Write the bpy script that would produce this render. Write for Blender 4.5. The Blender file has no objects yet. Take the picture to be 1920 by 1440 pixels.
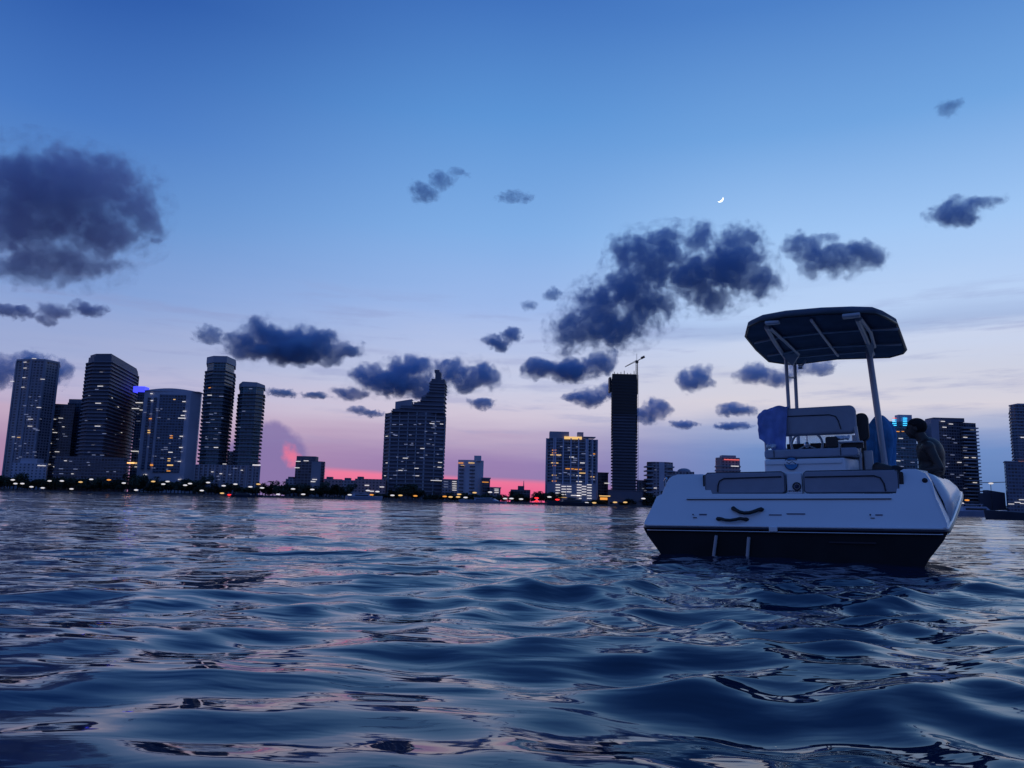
import bpy, bmesh, math, random
import numpy as np
from mathutils import Vector, Matrix, noise as mnoise

sc = bpy.context.scene
col = sc.collection
sc.view_settings.view_transform = 'Standard'; sc.view_settings.look = 'None'; sc.view_settings.exposure = 0; sc.view_settings.gamma = 1
RNG = random.Random(7)
rad = math.radians

# ------------------------------------------------------------------ camera
FPX = 1442.0
PITCH, ROLL, CAMZ = rad(8.82), rad(1.48), 0.44
R0 = Vector((1, 0, 0)); F0 = Vector((0, math.cos(PITCH), math.sin(PITCH))); U0 = Vector((0, -math.sin(PITCH), math.cos(PITCH)))
RV = R0 * math.cos(ROLL) + U0 * math.sin(ROLL)
UV = U0 * math.cos(ROLL) - R0 * math.sin(ROLL)
CAM = Vector((0, 0, CAMZ))
cam_data = bpy.data.cameras.new('camera'); cam = bpy.data.objects.new('camera', cam_data); col.objects.link(cam)
cam_data.sensor_width = 36.0; cam_data.lens = 36.0 * FPX / 1920.0
cam_data.clip_start = 0.05; cam_data.clip_end = 60000
m = Matrix((RV, UV, -F0)).transposed().to_4x4(); m.translation = CAM
cam.matrix_world = m
sc.camera = cam

def ray(x, y):
    return F0 + RV * ((x - 960) / FPX) + UV * ((720 - y) / FPX)
def at(x, y, D):
    """point at world depth Y = D seen through photo pixel x, y"""
    r = ray(x, y); return CAM + r * (D / r.y)

# ------------------------------------------------------------------ helpers
def lin(r, g, b):
    f = lambda c: (c / 255 / 12.92) if c / 255 <= 0.04045 else ((c / 255 + 0.055) / 1.055) ** 2.4
    return (f(r), f(g), f(b), 1)

def tag(o, label=None, cat=None, group=None, kind=None):
    if label: o['label'] = label
    if cat: o['category'] = cat
    if group: o['group'] = group
    if kind: o['kind'] = kind
    return o

def empty(name, loc=(0, 0, 0), label=None, cat=None, group=None, rz=0):
    o = bpy.data.objects.new(name, None); col.objects.link(o)
    o.location = loc; o.rotation_euler = (0, 0, rz); o.empty_display_size = 0.2
    return tag(o, label, cat, group)

def link(name, me, mat=None, parent=None, loc=None):
    o = bpy.data.objects.new(name, me); col.objects.link(o)
    if mat is not None and len(me.materials) == 0: me.materials.append(mat)
    if parent is not None: o.parent = parent
    if loc is not None: o.location = loc
    return o

def shade(me, on=True):
    me.polygons.foreach_set('use_smooth', [on] * len(me.polygons)); return me

class MB:
    def __init__(s): s.v = []; s.f = []; s.sm = []
    def add(s, vs, fs, smooth=False):
        n = len(s.v); s.v += [tuple(p) for p in vs]; s.f += [tuple(i + n for i in f) for f in fs]; s.sm += [smooth] * len(fs)
    def box(s, x0, x1, y0, y1, z0, z1):
        s.add([(x0, y0, z0), (x1, y0, z0), (x1, y1, z0), (x0, y1, z0), (x0, y0, z1), (x1, y0, z1), (x1, y1, z1), (x0, y1, z1)],
              [(0, 3, 2, 1), (4, 5, 6, 7), (0, 1, 5, 4), (1, 2, 6, 5), (2, 3, 7, 6), (3, 0, 4, 7)])
    def obox(s, c, ax, ay, az):
        c, ax, ay, az = map(Vector, (c, ax, ay, az)); P = []
        for k in (-1, 1):
            for (i, j) in ((-1, -1), (1, -1), (1, 1), (-1, 1)): P.append(c + ax * i + ay * j + az * k)
        s.add(P, [(0, 3, 2, 1), (4, 5, 6, 7), (0, 1, 5, 4), (1, 2, 6, 5), (2, 3, 7, 6), (3, 0, 4, 7)])
    def prism(s, poly, z0, z1, top=None):
        """poly: ccw list of (x, y); top: optional other outline"""
        n = len(poly); top = top or poly
        zb = z0 if hasattr(z0, '__len__') else [z0] * n; zt = z1 if hasattr(z1, '__len__') else [z1] * n
        s.add([(p[0], p[1], zb[i]) for i, p in enumerate(poly)] + [(p[0], p[1], zt[i]) for i, p in enumerate(top)],
              [tuple(range(n))[::-1], tuple(range(n, 2 * n))] + [(i, (i + 1) % n, n + (i + 1) % n, n + i) for i in range(n)])
    def tube(s, pts, r, seg=8, closed=False):
        pts = [Vector(p) for p in pts]; n = len(pts); rs = r if hasattr(r, '__len__') else [r] * n
        rings = []; prev = None
        for i, p in enumerate(pts):
            if closed: t = pts[(i + 1) % n] - pts[i - 1]
            else: t = pts[min(i + 1, n - 1)] - pts[max(i - 1, 0)]
            t.normalize()
            a = prev if prev is not None else (Vector((0, 0, 1)) if abs(t.z) < 0.9 else Vector((1, 0, 0)))
            a = (a - t * a.dot(t)).normalized(); prev = a; b = t.cross(a)
            rings.append([p + (a * math.cos(2 * math.pi * k / seg) + b * math.sin(2 * math.pi * k / seg)) * rs[i] for k in range(seg)])
        vs = [v for ring in rings for v in ring]; fs = []
        for i in range(n if closed else n - 1):
            j = (i + 1) % n
            for k in range(seg): fs.append((i * seg + k, i * seg + (k + 1) % seg, j * seg + (k + 1) % seg, j * seg + k))
        s.add(vs, fs, True)
        if not closed: s.add(rings[0], [tuple(range(seg))[::-1]]); s.add(rings[-1], [tuple(range(seg))])
    def ball(s, c, r, seg=12, rings=8, rot=None):
        c = Vector(c); r = Vector(r) if hasattr(r, '__len__') else Vector((r, r, r)); vs = []; fs = []
        for i in range(1, rings):
            th = math.pi * i / rings
            for k in range(seg):
                ph = 2 * math.pi * k / seg
                p = Vector((r.x * math.sin(th) * math.cos(ph), r.y * math.sin(th) * math.sin(ph), r.z * math.cos(th)))
                if rot is not None: p = rot @ p
                vs.append(c + p)
        a = Vector((0, 0, r.z)); 
        if rot is not None: a = rot @ a
        vs += [c + a, c - a]; T = len(vs) - 2
        for i in range(rings - 2):
            for k in range(seg):
                fs.append((i * seg + k, (i + 1) * seg + k, (i + 1) * seg + (k + 1) % seg, i * seg + (k + 1) % seg))
        for k in range(seg):
            fs.append((T, k, (k + 1) % seg)); fs.append((T + 1, (rings - 2) * seg + (k + 1) % seg, (rings - 2) * seg + k))
        s.add(vs, fs, True)
    def cone(s, p0, p1, r0, r1, seg=14):
        p0 = Vector(p0); p1 = Vector(p1)
        s.tube([p0, p1], [r0, r1], seg); s.ball(p0, r0, seg, 8); s.ball(p1, r1, seg, 8)
    def mesh(s, name='m'):
        me = bpy.data.meshes.new(name); me.from_pydata(s.v, [], s.f); me.polygons.foreach_set('use_smooth', s.sm); me.update(); return me
    def build(s, name, mat, parent=None, bevel=0, label=None, seg=2, loc=None):
        me = s.mesh(name); o = link(name, me, mat, parent, loc)
        if bevel:
            b = o.modifiers.new('bevel', 'BEVEL'); b.width = bevel; b.segments = seg; b.limit_method = 'ANGLE'; b.angle_limit = rad(35)
            shade(me, True); b.harden_normals = False
            o.modifiers.new('wn', 'WEIGHTED_NORMAL')
        if label: o['label'] = label
        return o

def remesh(mb, voxel, smooth=0, name='m'):
    """union of overlapping closed shells as one continuous mesh"""
    o = link('tmp', mb.mesh('tmp'))
    r = o.modifiers.new('r', 'REMESH'); r.mode = 'VOXEL'; r.voxel_size = voxel; r.use_smooth_shade = True
    if smooth: s_ = o.modifiers.new('s', 'SMOOTH'); s_.factor = 0.5; s_.iterations = smooth
    dg = bpy.context.evaluated_depsgraph_get()
    me = bpy.data.meshes.new_from_object(o.evaluated_get(dg)); me.name = name
    old = o.data; bpy.data.objects.remove(o); bpy.data.meshes.remove(old)
    shade(me); return me

# ------------------------------------------------------------------ materials
def new_mat(name):
    m_ = bpy.data.materials.new(name); m_.use_nodes = True; nt = m_.node_tree
    return m_, nt, nt.nodes['Principled BSDF']

def mat_plain(name, c, rough=0.5, metal=0, var=0.12, scale=6.0, bump=0.0, bscale=60, spec=0.5):
    m_, nt, b = new_mat(name); N = nt.nodes; L = nt.links
    b.inputs['Roughness'].default_value = rough; b.inputs['Metallic'].default_value = metal
    b.inputs['Specular IOR Level'].default_value = spec
    tc = N.new('ShaderNodeTexCoord'); n = N.new('ShaderNodeTexNoise'); n.inputs['Scale'].default_value = scale; n.inputs['Detail'].default_value = 5
    L.new(tc.outputs['Object'], n.inputs['Vector'])
    r = N.new('ShaderNodeMapRange'); r.inputs['From Min'].default_value = 0.3; r.inputs['From Max'].default_value = 0.7
    r.inputs['To Min'].default_value = 1 - var; r.inputs['To Max'].default_value = 1 + var; L.new(n.outputs['Fac'], r.inputs['Value'])
    mul = N.new('ShaderNodeVectorMath'); mul.operation = 'SCALE'; mul.inputs[0].default_value = c[:3]; L.new(r.outputs[0], mul.inputs['Scale'])
    L.new(mul.outputs[0], b.inputs['Base Color'])
    if bump:
        n2 = N.new('ShaderNodeTexNoise'); n2.inputs['Scale'].default_value = bscale; L.new(tc.outputs['Object'], n2.inputs['Vector'])
        bp = N.new('ShaderNodeBump'); bp.inputs['Strength'].default_value = bump; bp.inputs['Distance'].default_value = 0.01
        L.new(n2.outputs['Fac'], bp.inputs['Height']); L.new(bp.outputs[0], b.inputs['Normal'])
    return m_

def mat_light(name, c, s):
    m_, nt, b = new_mat(name)
    b.inputs['Base Color'].default_value = (*c[:3], 1); b.inputs['Emission Color'].default_value = (*c[:3], 1); b.inputs['Emission Strength'].default_value = s
    return m_

def mat_facade(name, wall, glass, wf=0.72, hf=0.62, cw=3.4, ch=3.2, rough=0.5):
    """wall with a grid of window openings laid out in the building's own metres"""
    m_, nt, b = new_mat(name); N = nt.nodes; L = nt.links
    tc = N.new('ShaderNodeTexCoord'); sp = N.new('ShaderNodeSeparateXYZ'); L.new(tc.outputs['Object'], sp.inputs[0])
    def M(op, a, bb=None):
        n = N.new('ShaderNodeMath'); n.operation = op
        for i, q in enumerate((a, bb)):
            if q is None: continue
            if isinstance(q, (int, float)): n.inputs[i].default_value = q
            else: L.new(q, n.inputs[i])
        return n.outputs[0]
    u = M('ADD', sp.outputs[0], M('MULTIPLY', sp.outputs[1], 0.83))
    cu = M('DIVIDE', u, cw); cv = M('DIVIDE', sp.outputs[2], ch)
    fu = M('FRACT', cu); fv = M('FRACT', cv)
    win = M('MULTIPLY', M('LESS_THAN', fu, wf), M('LESS_THAN', fv, hf))
    cell = N.new('ShaderNodeCombineXYZ'); L.new(M('FLOOR', cu), cell.inputs[0]); L.new(M('FLOOR', cv), cell.inputs[1])
    wn = N.new('ShaderNodeTexWhiteNoise'); wn.noise_dimensions = '3D'; L.new(cell.outputs[0], wn.inputs['Vector'])
    gm = N.new('ShaderNodeVectorMath'); gm.operation = 'SCALE'; gm.inputs[0].default_value = glass[:3]
    L.new(M('ADD', M('MULTIPLY', wn.outputs['Value'], 1.3), 0.35), gm.inputs['Scale'])
    nz = N.new('ShaderNodeTexNoise'); nz.inputs['Scale'].default_value = 0.06; nz.inputs['Detail'].default_value = 4; L.new(tc.outputs['Object'], nz.inputs['Vector'])
    wm = N.new('ShaderNodeVectorMath'); wm.operation = 'SCALE'; wm.inputs[0].default_value = wall[:3]
    L.new(M('ADD', M('MULTIPLY', nz.outputs['Fac'], 0.6), 0.7), wm.inputs['Scale'])
    mx = N.new('ShaderNodeMix'); mx.data_type = 'VECTOR'; L.new(win, mx.inputs['Factor']); L.new(wm.outputs[0], mx.inputs[4]); L.new(gm.outputs[0], mx.inputs[5])
    L.new(mx.outputs[1], b.inputs['Base Color'])
    L.new(M('SUBTRACT', rough, M('MULTIPLY', win, rough - 0.22)), b.inputs['Roughness'])
    return m_

M = {}
M['gel'] = mat_plain('white_gelcoat', (0.80, 0.81, 0.83), 0.22, var=0.03, scale=2.0, bump=0.03, bscale=9)
M['hull'] = mat_plain('dark_hull_paint', (0.012, 0.014, 0.018), 0.5, var=0.3, scale=3, spec=0.2)
M['vinyl'] = mat_plain('grey_vinyl', (0.31, 0.33, 0.40), 0.5, var=0.06, scale=8, bump=0.12, bscale=90)
M['pipe'] = mat_plain('dark_piping', (0.02, 0.02, 0.03), 0.5)
M['black'] = mat_plain('black_plastic', (0.012, 0.012, 0.015), 0.4)
M['canvas'] = mat_plain('navy_canvas', (0.10, 0.125, 0.17), 0.85, var=0.2, scale=5, bump=0.3, bscale=200)
M['alu'] = mat_plain('powder_coated_tube', (0.46, 0.47, 0.50), 0.38, metal=0.2, var=0.05)
M['steel'] = mat_plain('stainless', (0.6, 0.62, 0.66), 0.18, metal=1, var=0.05)
M['stripe'] = mat_plain('navy_stripe', (0.01, 0.012, 0.03), 0.35)
M['decal'] = mat_plain('decal_ink', (0.03, 0.04, 0.10), 0.5)
M['towel1'] = mat_plain('blue_towel', (0.22, 0.30, 0.64), 0.95, var=0.22, scale=7, bump=0.6, bscale=150)
M['towel2'] = mat_plain('sea_blue_towel', (0.10, 0.32, 0.60), 0.95, var=0.25, scale=9, bump=0.6, bscale=150)
M['cloth'] = mat_plain('white_cloth', (0.75, 0.76, 0.8), 0.9, var=0.08)
M['skin'] = mat_plain('dark_skin', (0.045, 0.030, 0.026), 0.5, var=0.12, scale=9, bump=0.05, bscale=70)
M['hair'] = mat_plain('black_hair', (0.008, 0.007, 0.008), 0.85, bump=0.8, bscale=220)
M['shorts'] = mat_plain('dark_shorts', (0.02, 0.022, 0.03), 0.85, bump=0.3)
M['glassclear'] = mat_plain('smoked_screen', (0.03, 0.035, 0.05), 0.08)
M['trunk'] = mat_plain('bark', (0.09, 0.07, 0.05), 0.9, var=0.3)
M['leaf'] = mat_plain('foliage', (0.030, 0.045, 0.025), 0.8, var=0.45, scale=0.35)
M['palm'] = mat_plain('palm_frond', (0.035, 0.05, 0.025), 0.7, var=0.4, scale=0.5)
M['earth'] = mat_plain('shore_earth', (0.07, 0.07, 0.055), 0.95, var=0.4, scale=0.05)
M['rock'] = mat_plain('seawall_concrete', (0.14, 0.14, 0.15), 0.9, var=0.35, scale=0.2)
M['pole'] = mat_plain('dark_pole', (0.05, 0.05, 0.055), 0.5, metal=0.5)
M['concrete'] = mat_plain('raw_concrete', (0.06, 0.062, 0.075), 0.85, var=0.25, scale=0.08)
M['slab_d'] = mat_plain('balcony_dark', (0.19, 0.19, 0.24), 0.6, var=0.2, scale=0.05)
M['slab_m'] = mat_plain('balcony_grey', (0.32, 0.34, 0.40), 0.6, var=0.2, scale=0.05)
M['slab_l'] = mat_plain('balcony_light', (0.34, 0.33, 0.38), 0.6, var=0.2, scale=0.05)
M['w_white'] = mat_light('white_lit_window', (1.0, 0.93, 0.86), 0.7)
M['w_dim'] = mat_light('dim_lit_window', (0.75, 0.78, 0.9), 0.16)
M['w_warm'] = mat_light('warm_lit_window', (1.0, 0.60, 0.20), 0.85)
M['w_orange'] = mat_light('orange_light', (1.0, 0.38, 0.06), 0.9)
M['w_cyan'] = mat_light('cyan_light', (0.05, 0.55, 1.0), 2.0)
M['w_blue'] = mat_light('blue_light', (0.05, 0.06, 1.0), 1.6)
M['w_red'] = mat_light('red_light', (1.0, 0.03, 0.03), 2.0)
M['w_pink'] = mat_light('pink_light', (1.0, 0.16, 0.12), 1.1)
M['moon'] = mat_light('moonlight', (1.0, 0.98, 0.96), 2.2)
M['yacht'] = mat_plain('yacht_paint', (0.30, 0.34, 0.46), 0.3, var=0.1, scale=0.3)
M['yachtdark'] = mat_plain('dark_yacht_paint', (0.035, 0.045, 0.07), 0.35, var=0.15, scale=0.3)
M['f_dark'] = mat_facade('facade_dark', (0.15, 0.145, 0.18), (0.04, 0.045, 0.07), 0.8, 0.66)
M['f_navy'] = mat_facade('facade_navy', (0.16, 0.20, 0.28), (0.045, 0.065, 0.11), 0.78, 0.6)
M['f_mid'] = mat_facade('facade_mid', (0.30, 0.28, 0.33), (0.07, 0.075, 0.11), 0.6, 0.55, cw=4)
M['f_light'] = mat_facade('facade_light', (0.45, 0.46, 0.56), (0.09, 0.12, 0.18), 0.4, 0.5, cw=4.5)
M['f_brown'] = mat_facade('facade_brown', (0.38, 0.25, 0.27), (0.07, 0.06, 0.09), 0.45, 0.5, cw=4)
M['f_teal'] = mat_facade('facade_teal', (0.13, 0.22, 0.27), (0.03, 0.08, 0.11), 0.82, 0.65)
M['plain_l'] = mat_plain('render_light', (0.50, 0.50, 0.60), 0.6, var=0.12, scale=0.04)
M['plain_m'] = mat_plain('render_mid', (0.32, 0.32, 0.39), 0.6, var=0.15, scale=0.04)
M['plain_d'] = mat_plain('render_dark', (0.11, 0.12, 0.17), 0.6, var=0.15, scale=0.04)

# ------------------------------------------------------------------ world: dusk sky
def build_world():
    w = bpy.data.worlds.new('World'); sc.world = w; w.use_nodes = True
    nt = w.node_tree; N = nt.nodes; L = nt.links; N.clear()
    out = N.new('ShaderNodeOutputWorld'); bg = N.new('ShaderNodeBackground'); L.new(bg.outputs[0], out.inputs[0])
    tc = N.new('ShaderNodeTexCoord'); nm = N.new('ShaderNodeVectorMath'); nm.operation = 'NORMALIZE'; L.new(tc.outputs['Generated'], nm.inputs[0])
    sp = N.new('ShaderNodeSeparateXYZ'); L.new(nm.outputs[0], sp.inputs[0])
    def m_(op, a, b=None, c=None, clamp=False):
        n = N.new('ShaderNodeMath'); n.operation = op; n.use_clamp = clamp
        for i, q in enumerate((a, b, c)):
            if q is None: continue
            if isinstance(q, (int, float)): n.inputs[i].default_value = q
            else: L.new(q, n.inputs[i])
        return n.outputs[0]
    def step(v, a, b):
        n = N.new('ShaderNodeMapRange'); n.interpolation_type = 'SMOOTHSTEP'; L.new(v, n.inputs['Value'])
        n.inputs['From Min'].default_value = a; n.inputs['From Max'].default_value = b; return n.outputs[0]
    def mix(f, a, b):
        n = N.new('ShaderNodeMix'); n.data_type = 'RGBA'
        if isinstance(f, (int, float)): n.inputs['Factor'].default_value = f
        else: L.new(f, n.inputs['Factor'])
        for i, q in ((6, a), (7, b)):
            if isinstance(q, tuple): n.inputs[i].default_value = q
            else: L.new(q, n.inputs[i])
        return n.outputs[2]
    el0 = m_('MULTIPLY', m_('ARCSINE', sp.outputs[2]), 180 / math.pi)
    az = m_('MULTIPLY', m_('ARCTAN2', sp.outputs[0], sp.outputs[1]), 180 / math.pi)
    # soft stratus: noise stretched along the horizon bends the colour bands
    ce = N.new('ShaderNodeCombineXYZ'); L.new(m_('MULTIPLY', az, 0.045), ce.inputs[0]); L.new(m_('MULTIPLY', el0, 0.42), ce.inputs[1])
    nz = N.new('ShaderNodeTexNoise'); nz.inputs['Scale'].default_value = 1.0; nz.inputs['Detail'].default_value = 6; nz.inputs['Roughness'].default_value = 0.55
    L.new(ce.outputs[0], nz.inputs['Vector'])
    wob = m_('SUBTRACT', nz.outputs['Fac'], 0.5)
    low = m_('SUBTRACT', 1.0, step(el0, 10, 22))
    el = m_('ADD', el0, m_('MULTIPLY', m_('MULTIPLY', wob, 3.2), low))
    t = m_('DIVIDE', m_('ADD', el, 4.0), 94.0, clamp=True)
    def ramp(stops):
        n = N.new('ShaderNodeValToRGB'); cr = n.color_ramp; cr.interpolation = 'LINEAR'
        for i, (e, c) in enumerate(stops):
            p = (e + 4) / 94
            if i < 2: s_ = cr.elements[i]; s_.position = p
            else: s_ = cr.elements.new(p)
            s_.color = lin(*c)
        L.new(t, n.inputs[0]); return n.outputs[0]
    cL = ramp([(-4, (90, 70, 110)), (0.2, (168, 116, 158)), (3, (170, 138, 174)), (5, (192, 168, 194)), (7, (184, 180, 212)), (9, (160, 172, 212)), (13, (130, 160, 214)), (18, (100, 146, 208)), (24, (72, 122, 196)), (32, (42, 88, 168)), (45, (34, 76, 152)), (90, (40, 84, 156))])
    cM = ramp([(-4, (90, 70, 120)), (0.2, (140, 116, 168)), (3, (150, 128, 178)), (4.6, (180, 162, 194)), (6.4, (208, 198, 216)), (8.5, (200, 204, 228)), (11, (184, 196, 230)), (14, (160, 186, 234)), (20, (128, 174, 230)), (28, (92, 148, 214)), (36, (62, 112, 188)), (50, (46, 92, 168)), (90, (40, 84, 156))])
    cR = ramp([(-4, (70, 90, 130)), (0.2, (88, 120, 176)), (4, (108, 140, 196)), (5.5, (146, 164, 206)), (7.2, (216, 210, 220)), (9.5, (204, 208, 226)), (11.6, (200, 212, 238)), (12.6, (166, 186, 224)), (14, (184, 208, 244)), (19, (160, 198, 244)), (26, (112, 164, 224)), (34, (76, 128, 200)), (50, (50, 98, 176)), (90, (40, 84, 156))])
    cB = ramp([(-4, (40, 50, 80)), (0, (86, 94, 142)), (6, (92, 104, 160)), (12, (84, 110, 172)), (25, (66, 106, 178)), (50, (50, 92, 166)), (90, (40, 84, 156))])
    fa = step(az, -34, 0); fb = step(az, -1, 20)
    front = mix(fb, mix(fa, cL, cM), cR)
    back = step(m_('ABSOLUTE', az), 48, 105)
    base = mix(back, front, cB)
    # afterglow: salmon band low on the horizon, left of the middle
    top_el = m_('ADD', m_('MULTIPLY', az, -0.032), m_('ADD', 1.72, m_('MULTIPLY', wob, 0.5)))
    band = m_('MULTIPLY', m_('SUBTRACT', 1.0, step(m_('SUBTRACT', el0, top_el), -0.25, 0.2)), m_('MULTIPLY', step(az, -15.5, -12.5), m_('SUBTRACT', 1.0, step(az, 3, 9))))
    glowc = mix(step(el0, 0.0, 2.2), lin(235, 92, 142), lin(232, 122, 160))
    base = mix(band, base, glowc)
    # tall hazy cumulus head behind the left towers, lit pink at one spot
    ncl = N.new('ShaderNodeTexNoise'); ncl.inputs['Scale'].default_value = 0.8; ncl.inputs['Detail'].default_value = 6
    c2 = N.new('ShaderNodeCombineXYZ'); L.new(az, c2.inputs[0]); L.new(el0, c2.inputs[1]); L.new(c2.outputs[0], ncl.inputs['Vector'])
    nn = m_('SUBTRACT', ncl.outputs['Fac'], 0.5)
    dx = m_('DIVIDE', m_('ADD', az, 17.4), 2.9); dy = m_('DIVIDE', m_('MAXIMUM', m_('SUBTRACT', el0, 2.4), 0.0), 3.0)
    dd = m_('ADD', m_('ADD', m_('MULTIPLY', dx, dx), m_('MULTIPLY', dy, dy)), m_('MULTIPLY', nn, 0.7))
    dome = m_('SUBTRACT', 1.0, step(dd, 0.7, 1.08))
    base = mix(m_('MULTIPLY', dome, 0.85), base, lin(122, 112, 168))
    nhz = N.new('ShaderNodeTexNoise'); nhz.inputs['Scale'].default_value = 1.9; nhz.inputs['Detail'].default_value = 5; L.new(c2.outputs[0], nhz.inputs['Vector']); nh = m_('SUBTRACT', nhz.outputs['Fac'], 0.5)
    hx = m_('DIVIDE', m_('ADD', m_('ADD', az, 15.85), m_('MULTIPLY', m_('SUBTRACT', el0, 3.0), 0.35)), 0.62); hy = m_('DIVIDE', m_('SUBTRACT', el0, 2.9), 0.85)
    hd = m_('ADD', m_('ADD', m_('MULTIPLY', hx, hx), m_('MULTIPLY', hy, hy)), m_('MULTIPLY', nh, 3.0))
    base = mix(m_('MULTIPLY', m_('SUBTRACT', 1.0, step(hd, -0.6, 1.8)), 0.85), base, lin(238, 116, 150))
    # grey stratus veil over the pale band
    ce3 = N.new('ShaderNodeCombineXYZ'); L.new(m_('MULTIPLY', az, 0.11), ce3.inputs[0]); L.new(m_('MULTIPLY', el0, 0.9), ce3.inputs[1])
    nz3 = N.new('ShaderNodeTexNoise'); nz3.inputs['Scale'].default_value = 1.0; nz3.inputs['Detail'].default_value = 8; nz3.inputs['Roughness'].default_value = 0.6; L.new(ce3.outputs[0], nz3.inputs['Vector'])
    veil = m_('MULTIPLY', step(nz3.outputs['Fac'], 0.5, 0.68), m_('MULTIPLY', step(el0, 3, 6), m_('SUBTRACT', 1.0, step(el0, 12, 17))))
    base = mix(m_('MULTIPLY', veil, 0.4), base, lin(140, 150, 196))
    # faint Nishita twilight added on top
    sky = N.new('ShaderNodeTexSky'); sky.sky_type = 'NISHITA'; sky.sun_disc = False; sky.sun_elevation = rad(0.6); sky.sun_rotation = rad(-14)
    L.new(nm.outputs[0], sky.inputs[0])
    sc_ = N.new('ShaderNodeVectorMath'); sc_.operation = 'SCALE'; L.new(sky.outputs[0], sc_.inputs[0]); sc_.inputs['Scale'].default_value = 0.002
    ad = N.new('ShaderNodeVectorMath'); ad.operation = 'ADD'; L.new(base, ad.inputs[0]); L.new(sc_.outputs[0], ad.inputs[1])
    L.new(ad.outputs[0], bg.inputs[0]); bg.inputs[1].default_value = 1.0
    w.cycles.sampling_method = 'MANUAL'; w.cycles.sample_map_resolution = 512
build_world()
sun = bpy.data.lights.new('sun', 'SUN'); sun.energy = 0.012; sun.angle = rad(30); sun.color = (1.0, 0.6, 0.55)
so = bpy.data.objects.new('sun', sun); col.objects.link(so)
sd = Vector((math.sin(rad(-14)), math.cos(rad(-14)), math.tan(rad(1.5)))); so.rotation_euler = sd.to_track_quat('Z', 'Y').to_euler(); so.location = (0, 0, 50)

# ------------------------------------------------------------------ moon
def build_moon():
    c = at(1350, 373, 16000); r = 10.5 / FPX * 16000 * 0.62
    sun_dir2 = math.radians(-52)   # lit limb lower right
    n = 24; mb = MB(); P = []
    X = RV; Y = UV; Z = -F0
    fwd = (c - CAM).normalized()
    X = fwd.cross(Vector((0, 0, 1))).normalized(); Y = X.cross(fwd)
    for i in range(n + 1):
        a = -math.pi / 2 + math.pi * i / n
        o_ = (math.cos(a), math.sin(a)); q = (math.cos(a) * 0.52, math.sin(a)); P.append((o_, q))
    ca, sa = math.cos(sun_dir2), math.sin(sun_dir2)
    def w(p, k): 
        x = p[0] * ca - p[1] * sa; y = p[0] * sa + p[1] * ca
        return (X * x + Y * y) * r + fwd * k
    vs = []
    for o_, q in P:
        vs += [w(o_, 0), w(q, -r * 0.3 * max(0.02, math.cos(math.atan2(o_[1], o_[0])))), w(q, r * 0.3)]
    fs = []
    for i in range(n):
        a = 3 * i; b = a + 3
        fs += [(a, b, b + 1, a + 1), (a + 1, b + 1, b + 2, a + 2), (a + 2, b + 2, b, a)]
    mb.add([tuple(v) for v in vs], fs)
    o = mb.build('moon', M['moon'], loc=c)
    tag(o, 'thin white crescent moon alone above the long cloud bank', 'moon')
build_moon()

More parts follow.
